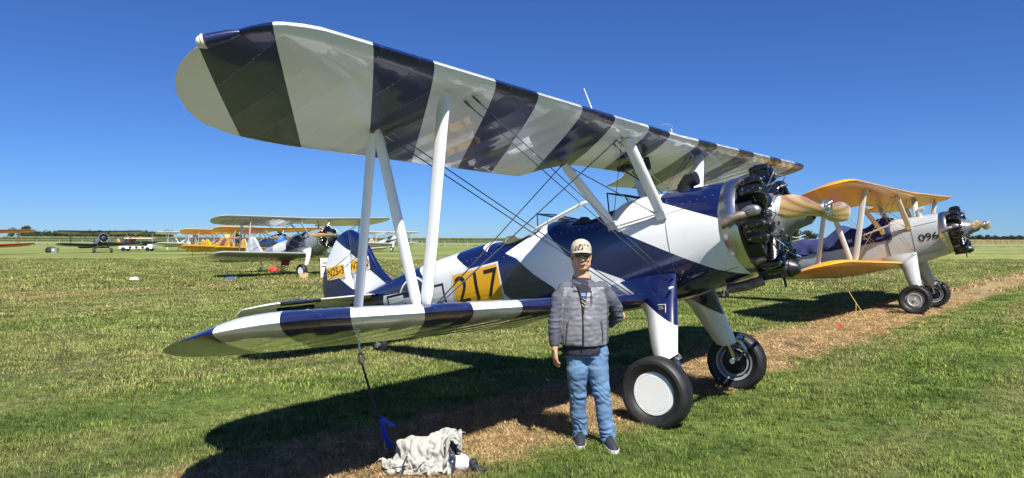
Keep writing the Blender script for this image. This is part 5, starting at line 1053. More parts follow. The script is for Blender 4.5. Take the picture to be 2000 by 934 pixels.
158,-190,99,176,-186,101,188,-168,104,184,-153,114,163,-154,128,147,-145,146,145,-144,166,136,-143,184,131,-134,202,129,-117,220,135,-96,237,136,-75,251,141,-61,257,149,-48,255,158,-39,244,160,-27,256,159,-12,256,157,-7,236,157,11,223,159,25,210,147,38,211,139,52,211,142,68,205,137,80,210,128,78,225,125,91,228,133,110,230,138,130,234,138,145,247,138,160,254,142,176,252,146,192,241,150,199,223,152,200,204,148,198,189,153,204,180,144,196,169,130,189,164,122,183,149,112,175,137,93,165,140,87,151,122,99,147,102,116,143,91,127,152,73,118,170,60,
155,-191,118,175,-185,120,193,-175,124,191,-158,131,174,-145,139,164,-134,148,152,-134,164,151,-133,184,146,-133,206,139,-129,229,138,-112,247,143,-93,262,152,-77,266,164,-65,257,173,-48,258,181,-32,255,176,-18,262,176,-5,245,168,10,237,170,28,231,159,42,232,155,55,226,152,69,225,153,84,225,143,96,232,138,93,247,139,112,253,148,131,250,153,147,248,158,156,259,158,168,244,165,182,236,169,195,223,171,199,204,161,187,193,154,184,180,155,181,170,141,175,169,132,168,156,118,157,145,102,150,135,94,133,128,106,148,114,121,159,96,134,167,78,125,181,77,
162,-194,135,170,-180,140,191,-177,145,194,-158,148,186,-138,148,169,-122,151,154,-113,161,142,-113,177,146,-112,199,148,-111,222,151,-111,246,160,-108,261,166,-97,272,169,-79,272,175,-58,271,183,-38,273,183,-18,273,179,1,268,166,11,262,166,29,256,167,46,253,169,61,247,173,71,241,162,82,249,163,93,249,160,103,261,161,115,269,168,130,261,171,138,244,179,151,248,181,163,236,174,169,220,185,183,217,184,187,204,176,183,189,165,175,183,154,167,179,144,158,171,123,158,172,108,147,159,106,137,143,111,136,127,125,137,109,134,161,99,132,181,89,134,192,70,
173,-198,153,167,-181,160,185,-175,165,192,-159,168,185,-141,168,166,-132,168,161,-114,172,152,-101,180,143,-93,193,146,-90,214,158,-91,233,167,-91,249,182,-90,261,182,-82,280,176,-66,290,171,-44,289,169,-23,287,169,-4,287,172,14,286,179,25,276,185,39,267,191,53,258,188,68,263,177,74,266,178,90,273,183,99,260,187,115,263,193,128,260,191,137,245,183,140,231,192,149,222,190,156,208,200,169,207,201,176,196,185,167,193,171,159,188,160,151,177,144,148,185,133,142,172,119,132,159,115,121,142,125,134,130,139,145,117,148,165,105,145,179,88,142,200,86,
182,-195,172,166,-187,180,180,-181,184,183,-161,188,182,-141,190,162,-135,188,168,-118,187,162,-105,194,155,-93,203,156,-76,205,156,-68,223,167,-67,240,183,-67,251,196,-68,265,194,-60,285,192,-47,297,188,-27,297,189,-11,304,194,7,301,198,25,296,202,41,288,210,53,277,204,68,281,199,80,275,199,87,264,207,101,263,200,108,250,212,120,247,209,127,233,194,126,220,188,132,209,204,142,211,214,152,203,204,153,193,187,147,190,174,140,200,167,133,190,150,130,189,136,121,176,134,124,159,133,122,143,139,137,134,134,156,132,146,174,117,148,188,101,161,199,90,
189,-190,192,170,-194,199,174,-181,205,172,-161,202,172,-146,206,163,-131,208,169,-121,205,176,-113,207,177,-95,207,173,-81,217,173,-61,218,175,-50,225,183,-51,243,200,-54,256,213,-61,272,214,-46,288,213,-29,294,207,-14,288,213,-1,294,216,16,293,222,34,291,225,52,288,223,69,281,223,81,271,219,78,256,223,88,248,212,91,240,214,101,230,207,109,218,203,110,208,201,120,202,216,124,206,221,132,195,209,134,184,193,126,193,177,116,193,161,112,192,159,115,180,148,116,168,151,120,153,151,130,140,150,145,147,144,165,145,143,184,129,156,190,111,167,194,103,
193,-183,212,177,-196,218,166,-185,223,175,-165,221,160,-154,218,156,-135,218,169,-126,225,181,-112,227,185,-99,223,196,-88,217,196,-70,222,196,-58,213,200,-55,227,206,-46,238,223,-51,249,220,-36,263,229,-23,277,229,-11,279,217,-3,270,224,10,269,220,27,267,228,39,266,230,55,261,240,71,258,236,81,247,229,70,234,216,79,225,219,94,217,209,89,213,200,97,199,212,102,191,223,102,195,226,114,185,212,110,181,196,105,183,180,93,184,166,98,176,171,114,174,165,115,167,170,118,151,169,135,149,159,154,148,157,174,161,151,197,144,165,202,124,177,197,106,
197,-177,232,186,-192,235,171,-193,242,171,-174,243,165,-158,241,162,-141,241,167,-123,245,176,-108,247,187,-94,245,201,-87,239,208,-78,228,214,-68,215,223,-54,219,219,-41,218,230,-40,234,238,-46,251,245,-35,260,243,-17,256,230,-7,250,216,0,246,216,17,242,229,26,244,237,41,242,242,56,237,243,69,227,235,73,214,222,72,203,230,87,197,218,81,194,208,78,186,207,86,180,218,89,176,227,98,167,214,98,165,198,88,169,182,90,162,181,100,164,187,107,172,184,116,170,176,130,166,174,148,161,174,164,153,166,180,152,171,198,144,170,186,132,175,194,121,
203,-179,248,191,-182,251,186,-196,258,179,-185,263,178,-167,264,175,-149,265,183,-134,262,191,-122,253,198,-108,244,212,-93,245,222,-81,240,231,-72,229,233,-70,212,234,-55,202,244,-49,213,252,-56,229,260,-42,236,247,-31,234,239,-17,227,224,-8,221,221,5,216,236,14,220,238,26,220,233,43,215,238,55,206,246,65,196,232,63,187,236,77,177,223,72,175,209,63,173,201,73,162,215,72,159,223,81,150,213,93,148,204,89,151,194,102,151,194,110,155,204,107,164,198,123,168,190,139,177,182,162,174,175,174,166,176,185,153,182,183,140,173,165,121,174,178,128,
196,-160,260,192,-164,268,195,-178,274,194,-186,283,193,-170,287,197,-153,283,203,-145,268,201,-130,258,209,-119,251,221,-107,246,236,-97,241,244,-86,228,250,-77,212,240,-69,201,251,-64,199,265,-65,211,269,-50,211,254,-41,210,245,-27,208,230,-23,200,229,-11,195,244,-2,197,242,15,197,235,30,193,233,42,187,245,50,180,246,57,170,242,65,162,231,67,160,216,55,153,199,57,145,204,63,139,215,70,132,207,79,131,190,88,136,187,103,137,196,113,145,208,122,155,202,131,163,198,148,168,191,164,167,186,184,167,185,178,150,184,169,135,200,209,129,201,202,113,
236,-220,270,211,-176,269,209,-163,279,212,-175,280,217,-172,291,220,-157,291,217,-141,285,217,-128,270,219,-134,250,226,-124,241,232,-115,228,245,-106,218,243,-94,208,235,-90,195,250,-86,194,259,-75,192,267,-62,188,257,-47,185,259,-30,187,245,-29,180,235,-20,172,245,-8,172,241,8,172,225,15,173,223,31,167,238,37,162,252,43,156,244,53,147,238,67,139,222,55,131,201,53,122,190,65,117,199,74,111,198,89,113,185,99,116,194,109,122,206,114,131,202,127,139,199,141,144,204,158,153,202,163,168,202,179,159,193,167,146,212,198,136,227,227,133,223,222,116,
229,-217,256,236,-208,263,207,-153,254,214,-157,271,226,-162,278,229,-156,282,241,-144,282,240,-127,276,233,-122,256,236,-126,237,241,-128,222,244,-118,208,252,-104,196,242,-112,189,246,-98,178,249,-81,172,259,-67,169,268,-53,168,265,-36,167,259,-25,163,245,-27,153,247,-16,157,240,-2,151,231,11,155,221,19,146,236,24,143,238,38,138,248,45,127,242,60,117,222,65,110,203,62,101,186,64,94,180,81,97,182,99,96,189,116,98,201,124,104,203,128,112,205,133,125,214,136,141,221,144,152,221,161,155,208,172,141,199,164,127,240,215,138,235,207,120,229,213,120,
246,-212,238,253,-212,252,248,-187,260,237,-154,254,217,-151,271,230,-146,275,240,-141,263,253,-135,261,253,-119,256,253,-113,243,256,-115,228,261,-115,212,263,-109,203,262,-109,187,261,-105,171,260,-90,160,260,-72,155,265,-59,150,268,-43,148,270,-27,146,259,-23,138,251,-15,137,256,2,140,243,9,136,227,5,129,225,17,121,227,28,118,227,40,113,232,45,99,223,53,93,209,64,86,197,74,76,195,86,84,196,96,87,202,114,89,208,130,89,215,136,100,222,133,114,222,145,126,225,153,138,210,162,145,204,158,135,229,167,124,255,202,132,249,207,119,245,194,111,
265,-177,239,262,-197,238,254,-197,255,275,-182,252,225,-153,261,219,-155,271,230,-138,268,242,-135,248,253,-126,246,266,-116,240,271,-102,231,273,-102,213,280,-100,199,270,-92,190,275,-93,178,281,-90,161,276,-81,146,272,-68,134,265,-52,127,266,-33,124,269,-17,121,255,-15,115,259,-1,120,252,9,115,237,13,115,229,9,102,228,19,93,217,29,93,209,41,86,217,52,74,214,67,73,215,82,80,209,94,74,210,105,87,221,106,97,226,122,97,229,137,90,229,149,104,234,152,120,232,150,132,219,161,139,218,166,140,264,198,136,254,189,125,247,202,126,253,201,114,
)
# ------------------------------------------------------------------ things near the hero plane
def ribbon(b,pts,w,d=(1,0,0)):
    pts=[Vector(p) for p in pts]; d=Vector(d)
    if not hasattr(w,'__len__'): w=[w]*len(pts)
    vs=[];fs=[]
    for p,q in zip(pts,w): vs+=[p-d*q/2,p+d*q/2]
    for i in range(len(pts)-1): fs.append((2*i,2*i+1,2*i+3,2*i+2))
    b.add(vs,fs)
RW=RING_W; GP=Vector((-.955,5.33,.02))
st_=thing('tie_down_strap','black and blue ratchet strap running from the near lower wing to the ground','strap',Matrix.Translation(GP))
def loc_(p): return Vector(p)-GP
L_=lambda t:RW.lerp(GP,t)
bl=mat('webbing_blue',(.02,.075,.50),.6,bump=(120,.3,.001)); bk=mat('webbing_black',(.012,.013,.02),.7)
b=MB(); pts=[loc_(L_(t)+Vector((0,0,-.02*math.sin(t*3.1)))) for t in(0,.15,.3,.45,.6)]; ribbon(b,pts,[.014,.018,.02,.022,.024],(.8,.6,0)); o=b.fin('webbing',[bk],st_,smooth=False); sm=o.modifiers.new('s','SOLIDIFY'); sm.thickness=.004
b=MB(); ribbon(b,[loc_(L_(t)) for t in(.58,.68,.78,.9,1.0)],[.03,.05,.045,.03,.025],(.9,-.4,0)); ribbon(b,[loc_(L_(.62)),loc_(L_(.655)+Vector((.05,-.02,.012))),loc_(L_(.66)+Vector((.09,-.035,-.012))),loc_(L_(.68)+Vector((.11,-.02,.0)))],[.04,.035,.03,.012],(0,.25,1)); ribbon(b,[loc_(L_(.80)+Vector((-.03,0,.03))),loc_(L_(.86)),loc_(L_(.95)+Vector((.02,0,0)))],[.02,.05,.03],(.9,-.3,.1))
o=b.fin('webbing',[bl],st_,smooth=False); sm=o.modifiers.new('s','SOLIDIFY'); sm.thickness=.004
b=MB(); b.tube([loc_(L_(.87))+Vector((-.02,-.01,.0)),loc_(L_(.9))+Vector((-.028,-.01,-.03)),loc_(L_(.93))+Vector((-.015,-.01,-.03))],.006,6); b.fin('hook',[M['alloy']],st_)
# crumpled cover
tc=mat('canvas_grey',(.36,.35,.32),.85,bump=(140,.35,.002),var=(5,.10))
def crumple(name,label,cat,c,sx,sy,sz,seed,m,lv=6,amp=1.0):
    T=thing(name,label,cat,Matrix.Translation(c)); bm=bmesh.new(); bmesh.ops.create_icosphere(bm,subdivisions=lv,radius=1)
    off=Vector((seed*3.1,seed*1.7,seed*.9))
    for v in bm.verts:
        p=v.co.copy(); a=p+off; w=Vector((noise.noise(a*1.3),noise.noise(a*1.3+Vector((7,1,3))),noise.noise(a*1.3+Vector((2,9,5)))))*.9
        q=a*1.5+w*1.2
        r1=1-abs(noise.noise(q)); r2=1-abs(noise.noise(q*2.3+Vector((4,4,4)))); r3=1-abs(noise.noise(q*5.1))
        base=.80+.18*noise.noise(a*1.1)
        d=base+amp*(.24*(r1**3-.5)+.07*(r2**3-.5)+.02*(r3**2-.4))
        p*=d; p.x*=sx; p.y*=sy; p.z*=sz
        p.z+=sz*.55
        if p.z<.0: p.x*=1.0+.25*min(1,-p.z/sz); p.y*=1.0+.2*min(1,-p.z/sz); p.z=.002+.006*abs(noise.noise(a*4))
        v.co=p
    return T,bm
def cloth_points(): return np.array(CLOTH,dtype=float).reshape(CLOTH_N,CLOTH_N,3)/1000.
T=thing('canvas_cover','crumpled light grey canvas cover heaped on the straw below the wing','cover',Matrix.Translation((-.645,5.03,0)))
def sheet(name,sc,rot,off,m,n0=0,n1=None):
    Q=cloth_points().reshape(-1,3); N=CLOTH_N; V=[]; c_,s_=math.cos(rot),math.sin(rot)
    for x,y,z in Q: x,y=x*c_-y*s_,x*s_+y*c_; V.append((x*sc[0]+off[0],y*sc[1]+off[1],max(.003,(z-.01)*sc[2]+off[2])))
    F=[(i*N+j,i*N+j+1,(i+1)*N+j+1,(i+1)*N+j) for i in range(N-1) for j in range(N-1)]
    me=bpy.data.meshes.new(name); me.from_pydata(V,[],F); me.materials.append(m); o=link(name,me,T,True,180)
    sm=o.modifiers.new('s','SUBSURF'); sm.levels=1; sm.render_levels=2; sq=o.modifiers.new('q','SMOOTH'); sq.iterations=5; sq.factor=.5; so_=o.modifiers.new('t','SOLIDIFY'); so_.thickness=.003; return o
sheet('canvas',(1.0,.95,1.0),0,(0,0,0),tc)
sheet('canvas_roll',(.66,.66,.92),1.3,(.115,-.01,0),tc)
sheet('canvas_roll',(.50,.5,.55),2.6,(-.0,-.08,0),tc)
sheet('canvas_corner',(.5,.45,.36),4.0,(-.17,-.07,0),tc)
wtm=mat('canvas_lining_white',(.50,.51,.56),.8,var=(6,.08)); b=MB(); b.sph((.24,-.03,.05),.09,14,(1.0,.9,.6)); b.sph((.29,-.07,.05),.065,12,(.9,.7,.7));  organic('canvas_lining',b,wtm,T,.007,4,lambda c,n:.012*(1-abs(noise.noise(c*11)))**3)
b=MB(); ribbon(b,[(-.10,-.235,.16),(-.125,-.26,.10),(-.13,-.268,.05),(-.12,-.28,.0)],.014,(1,.2,0)); ribbon(b,[(.20,-.14,.20),(.235,-.175,.13),(.23,-.19,.05),(.22,-.20,.01)],.02,(1,.3,0)); o=b.fin('tie_straps',[bk],T,smooth=False); sm=o.modifiers.new('s','SOLIDIFY'); sm.thickness=.004
T=thing('black_pouch','small black fabric pouch lying right of the crumpled canvas cover','pouch',Matrix.Translation((-.28,4.93,.0)))
b=MB(); b.sph((0,0,.05),.04,12,(.9,.9,1.3)); b.sph((.055,-.02,.025),.035,12,(1.5,.8,.7)); organic('pouch',b,bk,T,.006,4,lambda c,n:.006*noise.noise(c*30))
# pin flags in the straw
def flag(px,v,colr,label,h=.11):
    y=F_PX*CAM_H/(v-467); x=(px-1000)/F_PX*y; T=thing('pin_flag',label,'flag',Matrix.Translation((x,y,0)),group='marker flags in the straw strip'); b=MB(); b.tube([(0,0,0),(.0,0,h)],.003,5); b.fin('stake',[M['alloy']],T)
    b=MB(); b.add([(0,0,h),(0,0,h-.085),(.05,-.02,h-.1),(-.045,.0,h-.11),(.0,.01,h*.1),(.03,0,.0),(-.04,0,.01)],[(0,1,2),(0,3,1),(1,4,5,2),(1,3,6,4)]); o=b.fin('pennant',[mat('flag_'+('red' if colr[1]<.1 else 'orange'),colr,.6)],T,smooth=False); sm=o.modifiers.new('s','SOLIDIFY'); sm.thickness=.002
flag(1641,641,(.75,.04,.03),'red pin flag in the straw below the yellow strap',.13); flag(1587,640,(.8,.25,.06),'orange pin flag left of the red one in the straw',.06); flag(1932,532,(.8,.25,.05),'distant orange pin flag right of the silver biplane',.15)
# ------------------------------------------------------------------ the other biplanes
yw=fabric_paint('wing_yellow',(.72,.34,.012),rib=.30,line=.8,coat=.4); sg=mat('silver_grey_paint',(.42,.455,.47),.34,.15,.7,var=(2.5,.06)); sgs=mat('strut_silver',(.52,.53,.50),.35,.1,.6)
covm=mat('cover_navy',(.018,.026,.10),.8,bump=(30,.5,.01),var=(4,.2))
def cockpit_cover(T,x0,x1,zl,m,name='cockpit_cover',humps=((-.6,.16),(-1.55,.13)),sag=.0):
    b=MB(); rs=[]; n=30
    for i in range(int((x0-x1)/.06)+1):
        x=x0-i*.06; w,zb,zt,e,zc=fus_at(x); hp=sum(h*math.exp(-((x-c)/.22)**2) for c,h in humps); ring=[]
        for j in range(n):
            t=j/(n-1)*2-1; side=math.copysign(1,t); a=abs(t)
            if a<.5:
                y=w*(a/.5)*1.02; z=zc+(zt-zc)*(max(0,1-(min(.999,a/.5))**e))**(1/e) if a<.49 else zc+.1
                z=max(z,zl)+ (hp+.03)*math.cos(a*math.pi)**1.0
            else:
                q=(a-.5)/.5; z=(zc+.12)*(1-q)+zl*q; z=min(z,zc+.12); y=yside(x,z)+.02+.012*math.sin(x*17+j)
            ring.append(Vector((x,side*y,z+.008*noise.noise(Vector((x*9,side*y*9,z*9))))))
        rs.append(ring)
    b.rings(rs,cap=False,closed=False); o=b.fin(name,[m],T,ang=180); s=o.modifiers.new('s','SOLIDIFY'); s.thickness=.008; return o
B=biplane('silver-grey biplane with yellow wings, number 096 on its cowl and a navy cockpit cover',(9.875,16.044),R(-42.84),R(12.02),R(.64),.053,
  dict(wing=[yw],fus=[sg],strut=sgs,gear=[sg],wire=mat('wire_gold',(.30,.22,.12),.4,.6),ringmat=None or mat('polished_aluminium',(.60,.61,.62),.27,1,bump=(9,.4,.012))),lod=0,opts=dict(open=False,tread=True,capflat=False,cap='hub_grey',tips=False))
cockpit_cover(B,-.30,-3.0,1.46,covm)
me=text_mesh('096',.235,stretch=1.2,bold=.002); side_decal('number_096',me,blk,B,.45,1.36,.008)
for pts in ([(.13,1.88),(.125,1.5),(.12,.95)],[(-.5,1.62),(.12,1.66),(.74,1.69)],[(-.45,.95),(.12,.98),(.74,1.04)]):
    b=MB(); P_=[]
    for (x0,z0),(x1,z1) in zip(pts,pts[1:]):
        for i in range(10): t=i/10; x,z=x0+(x1-x0)*t,z0+(z1-z0)*t; P_.append((x,-(yside(x,z)+.001),z))
    b.tube(P_,.005,5); b.fin('panel_seam',[seam],B)
b=MB(); b.tube([(.30,-.12,1.86),(.30,-.12,2.0),(.34,-.12,2.04),(.43,-.12,2.05)],[.07,.065,.065,.06],14); b.fin('air_scoop',[sg],B)
b=MB(); P_=[(-.42,-(yside(-.42,z)+.012),z) for z in(1.88,1.7,1.5,1.3,1.1,.95)]; b.tube(P_,.016,6,flat=.4); b.fin('cover_strap',[bk],B)
ys_=mat('strap_yellow',(.48,.40,.10),.7)
def strap(name,label,a,c,tails,m,w=.016):
    T=thing(name,label,'strap',Matrix.Translation(c)); a=Vector(a)-Vector(c); b=MB(); b.tube([a,a*.5+Vector((0,0,-.02)),Vector((0,0,.01))],w/2,6,flat=.5); b.fin('webbing',[m],T)
    for t in tails:
        b=MB(); b.tube([Vector(p) for p in t],w/2.4,6,flat=.5); b.fin('strap_tail',[m],T)
    return T
def gpt(px,v): y=F_PX*CAM_H/(v-467-.0028*(px-1000)*1.0); return Vector(((px-1000)/F_PX*y,y,0))
bn=B.matrix_world@Lw(-3.36,.6,-.08); bf=B.matrix_world@Lw(3.36,.6,-.08)
g1=gpt(1694,626); m_=bn.lerp(g1,.62)
strap('tie_down_strap','yellow tie-down strap from the near lower yellow wing to the straw',bn,g1,[[m_-g1,m_-g1+Vector((0,0,-.12)),Vector((m_.x-g1.x,m_.y-g1.y,.03))],[Vector((0,0,.02)),Vector((-.25,.05,.02)),Vector((-.12,.12,.02)),Vector((.1,.02,.02))]],ys_)
g2=gpt(1790,566); strap('tie_down_strap','yellow tie-down strap under the far wing of the silver biplane',bf,g2,[[ (bf-g2)*.5,(bf-g2)*.5+Vector((0,0,-.5))]],ys_)
for nm,c in (('cb',0),):
    pass
# C: silver-grey with slate cover, in the middle distance
wg=fabric_paint('wing_silver',(.36,.37,.345),rib=.3,line=1.0); fg=mat('fuselage_mid_grey',(.27,.29,.32),.35,.1,.5); slc=mat('cover_slate',(.055,.065,.10),.85,bump=(20,.4,.01)); ltg=mat('light_grey_paint',(.55,.57,.62),.4,0,.4)
C_=biplane('silver-grey biplane with a slate cockpit cover, parked in the middle distance behind the striped tail',(-9.19,32.12),R(-37.7),R(10.7),R(.76),-.115,
  dict(wing=[wg],fus=[fg,mat('fuselage_white',(.7,.7,.7))],fpolys=[[(-1.6,2.3),(-1.4,1.7),(-1.9,1.35),(-3.2,1.3),(-3.3,2.3)]],rudder=[ltg],fin=[ltg],stab=[wg],strut=sgs,gear=[sw_]),lod=1,opts=dict(open=False,tips=False))
cockpit_cover(C_,-.25,-1.9,1.25,slc,humps=((-.7,.12),(-1.5,.08)))
b=MB(); b.box((1.19,-.10,1.50),(.02,.16,.10)); b.fin('crank_hub_tag',[mat('paper_cream',(.6,.45,.28),.7)],C_) if False else None
def far(label,loc,psi,zo,wing,fus,fin=None,lod=1,**k):
    o=dict(open=False,tips=False); o.update(k.pop('opts',{})); d=dict(wing=[wing],fus=[fus],rudder=[fin or fus],fin=[fin or fus],stab=[k.pop('stab',wing)],strut=k.pop('strut',sgs),gear=[k.pop('gear',fus)]); d.update(k)
    return biplane(label,loc,R(psi),R(11.2),R(.5),zo,d,lod=lod,opts=o)
yp=mat('yellow_paint',(.75,.42,.02),.35,0,.6); wp=mat('white_paint',(.72,.73,.74),.4,0,.4); wwf=fabric_paint('wing_white_far',(.70,.70,.70)); bluep=mat('bright_blue_paint',(.01,.035,.19),.3,0,.7); bluec=mat('blue_nose_cover',(.012,.13,.55),.6)
blw=mat('wing_black',(.012,.014,.028),.3,0,.7); dkf=mat('fuselage_dark_blue',(.02,.055,.13),.3,.1,.7); redp=mat('red_paint',(.42,.035,.02),.35,0,.6); brw=mat('wing_dark_brown',(.07,.05,.05),.4,0,.4); cover_k=mat('canopy_dark',(.02,.02,.025),.3)
E_=far('yellow-winged biplane with blue fuselage and round blue nose cover behind the silver one',(-19.37,55.4),-41.8,-.226,yw,bluep,yp)
b=MB(); b.sph((1.25,-.15,1.15),.50,16,(.55,1,1)); b.fin('nose_cover',[bluec],E_)
F_=far('yellow biplane with a round yellow nose cover at the left end of the yellow row',(-33.6,79.0),-39.8,-.30,yw,yp,yp)
b=MB(); b.sph((1.15,-.2,1.35),.58,16,(.6,.9,1.1)); b.fin('nose_cover',[yp],F_)
H_=far('white biplane with black chequered tail left of the yellow row',(-46.3,97.7),-40,-.206,wwf,wp,wp)
b=MB()
for i in range(8):
    for j in range(9):
        if (i+j)%2==0:
            x,z=-5.0-i*.15,1.45+j*.13
            if pip((x,z),[(-5.0,2.3),(-5.43,2.65),(-5.8,2.5),(-6.2,2.0),(-6.2,1.5),(-4.9,1.5)]): b.box((x,0,z),(.15,.11,.13))
o=b.fin('tail_chequer',[blk],H_,smooth=False); o['kind']='stuff'
b=MB()
for i in range(6):
    for j in range(6):
        if (i+j)%2==0: x,z=.7-i*.16,1.0+j*.14; b.box((x,-(yside(x,z)),z),(.16,.03,.14))
o=b.fin('cowl_chequer',[blk],H_,smooth=False); o['kind']='stuff'
D_=far('white biplane with dark canopy seen between the near wing struts',(-16.73,97.7),-38.9,-.13,wwf,wp,mat('tail_red_white',(.6,.45,.42),.5))
b=MB(); b.sph((-1.1,0,1.86),.34,16,(2.6,1,.75)); b.fin('canopy',[cover_k],D_)
side_decal('dark_flash',[(-1.2,-.22),(1.2,-.05),(1.2,.05),(-1.0,.12)],cover_k,D_,-.4,1.35,.01)
I_=far('black-winged biplane with silver ring cowl and polished propeller at far left',(-52.6,86.3),-49,-.239,blw,dkf,blw,gear=blw,strut=blw,opts=dict(ring='townend',metalprop=True,prop=R(-52)),ringmat=mat('ring_alloy',(.7,.71,.73),.25,.9))
K_=far('dark brown-winged biplane with a yellow fin behind the white cart',(-60.8,107.5),-40,-.2,brw,mat('fuselage_maroon',(.16,.02,.02),.4,0,.4),yp)
J_=far('red biplane cut off by the left edge of the photograph',(-58.6,74.8),-38.3,-.264,redp,redp,redp,strut=redp)
N_=far('yellow biplane parked between the blue-nosed biplane and the one with a yellow nose cover',(-27.6,66.8),-40.5,-.26,yw,yp,yp)
# ------------------------------------------------------------------ things in the middle distance
# white people mover with a tan canopy
T=thing('utility_cart','long low white cart with a tan canopy roof parked beyond the black-winged biplane','cart',Matrix.Translation((-54.0,97.0,-.22))@Matrix.Rotation(R(6),4,'Z'))
b=MB(); 
for x0,x1,z0,z1,y0 in((-2.3,2.2,.35,.75,.75),(-2.3,-1.4,.75,.95,.70),(1.6,2.25,.5,1.0,.72)):
    b.box(((x0+x1)/2,0,(z0+z1)/2),(x1-x0,2*y0,z1-z0))
b.fin('body',[wp],T,smooth=False)
for x in(-1.0,-.2,.6,1.3): b=MB(); b.box((x,0,.85),(.5,1.3,.18)); b.box((x+.22,0,1.15),(.09,1.3,.5)); b.fin('seat',[M['black_trim']],T,smooth=False)
for x in(-.75,.1,.95): b=MB(); b.box((x,-.765,.55),(.34,.02,.30)); b.fin('side_panel',[M['black_trim']],T,smooth=False)
for x in(-1.3,-.2,.9,2.0):
    for y in(-.68,.68): b=MB(); b.cyl((x,y,.7),(x,y,1.78),.03,6); b.fin('roof_post',[M['black_trim']],T)
b=MB(); b.box((.35,0,1.83),(3.9,1.6,.10)); b.box((.35,0,1.9),(3.6,1.3,.06)); b.fin('canopy_roof',[mat('canopy_tan',(.55,.48,.33),.6)],T,smooth=False)
for x in(-1.7,1.6):
    for y in(-.72,.72): b=MB(); b.lathe([(-.1,0),(-.1,.28),(-.08,.3),(.08,.3),(.1,.28),(.1,0)],(x,y,.3),(0,1,0),16); b.fin('wheel',[M['tyre']],T)
# red folding chair
def chair():
    T=thing('folding_chair','red folding camp chair on the grass by the silver-grey biplane','chair',Matrix.Translation((-11.7,34.3,-.13))@Matrix.Rotation(R(-15),4,'Z'))
    rd=mat('chair_red',(.62,.03,.02),.7); rf=mat('chair_frame_red',(.62,.16,.13),.5)
    b=MB(); b.add([(-.24,-.22,.40),(.24,-.22,.40),(.22,.2,.36),(-.22,.2,.36)],[(0,1,2,3)]); o=b.fin('seat',[rd],T,smooth=False); m=o.modifiers.new('s','SOLIDIFY'); m.thickness=.015
    b=MB(); b.add([(-.22,.2,.44),(.22,.2,.44),(.24,.30,.86),(0,.31,.83),(-.24,.30,.86)],[(0,1,2,3,4)]); o=b.fin('backrest',[rd],T,smooth=False); m=o.modifiers.new('s','SOLIDIFY'); m.thickness=.015
    for s in(-1,1):
        b=MB(); b.tube([(s*.26,-.25,0),(-s*.2,.22,.42)],.011,6); b.fin('leg',[rf],T); b=MB(); b.tube([(s*.24,.25,0),(-s*.22,-.22,.42)],.011,6); b.fin('leg',[rf],T)
        b=MB(); b.tube([(s*.26,-.24,0),(s*.27,-.24,.58)],.011,6); b.fin('leg',[rf],T); b=MB(); b.tube([(s*.26,.26,0),(s*.25,.22,.4),(s*.25,.31,.88)],.011,6); b.fin('leg',[rf],T)
        b=MB(); b.box((s*.27,-.02,.59),(.07,.44,.02)); b.fin('armrest',[rf],T,smooth=False)
    b=MB(); b.tube([(-.25,.31,.87),(0,.31,.85),(.25,.31,.87)],.016,6); b.fin('top_rail',[rf],T)
chair()
T=thing('duffel_bag','red duffel bag beside the folding camp chair','bag',Matrix.Translation((-12.15,34.2,-.13))); b=MB(); b.sph((0,0,.2),.17,14,(1.5,.9,1)); organic('bag',b,mat('chair_red',(.62,.03,.02),.7),T,.02,2,lambda c,n:.02*noise.noise(c*9))
def carton(label,loc,d,m,rz=0):
    T=thing('cardboard_box',label,'box',Matrix.Translation(loc)@Matrix.Rotation(rz,4,'Z')); b=MB(); b.box((0,0,d[2]/2),d); b.fin('carton',[m],T,smooth=False)
    b=MB(); b.box((-d[0]*.27,-.0,d[2]+.012),(d[0]*.46,d[1],.008),Matrix.Rotation(R(-8),3,'Y')); b.fin('flap',[m],T,smooth=False); b=MB(); b.box((d[0]*.27,0,d[2]+.012),(d[0]*.46,d[1],.008),Matrix.Rotation(R(8),3,'Y')); b.fin('flap',[m],T,smooth=False)
carton('tan cardboard box against the near wheel of the silver-grey biplane',(-9.15,29.6,-.11),(.36,.26,.27),mat('cardboard',(.50,.33,.16),.8),R(8))
# leaning folded display board
T=thing('display_board','cream folding display board standing behind the navy striped tail','board',Matrix.Translation((-8.15,29.4,-.1))@Matrix.Rotation(R(20),4,'Z')); crm=mat('board_cream',(.56,.50,.40),.7)
for s in(-1,1): b=MB(); b.box((0,s*.16,.47),(.46,.03,1.0),Matrix.Rotation(s*R(18),3,'X')); b.fin('panel',[crm],T,smooth=False)
for k,(w,z) in enumerate(((.3,.75),(.36,.6),(.26,.3))): b=MB(); b.box((0,-.20+.0-.3*(.47-z)*1.08,z),(w,.012,.035),Matrix.Rotation(-R(18),3,'X')); b.fin('board_slot',[M['black_trim']],T,smooth=False)
def lump(name,label,cat,loc,d,m,seed,nm):
    T,bm=crumple(name,label,cat,loc,d[0],d[1],d[2],seed,m,lv=4,amp=.9); to_obj(bm,nm,m,T,ang=180)
lump('blue_tarp','bright blue folded tarp on the grass under the left wing of the silver-grey biplane','tarp',(-11.95,28.6,-.1),(.34,.24,.12),mat('tarp_blue',(.03,.07,.42),.6),5,'tarp')
lump('white_sack','white plastic sack lying alone on the grass at left','bag',(-15.4,27.4,-.08),(.22,.17,.14),mat('sack_white',(.72,.72,.72),.6),8,'sack')
lump('covered_equipment','dark heap of covered equipment on the grass left of the black-winged biplane','cover',(-60.3,88.0,-.25),(1.0,.6,.55),mat('heap_dark',(.02,.025,.03),.6),6,'heap')
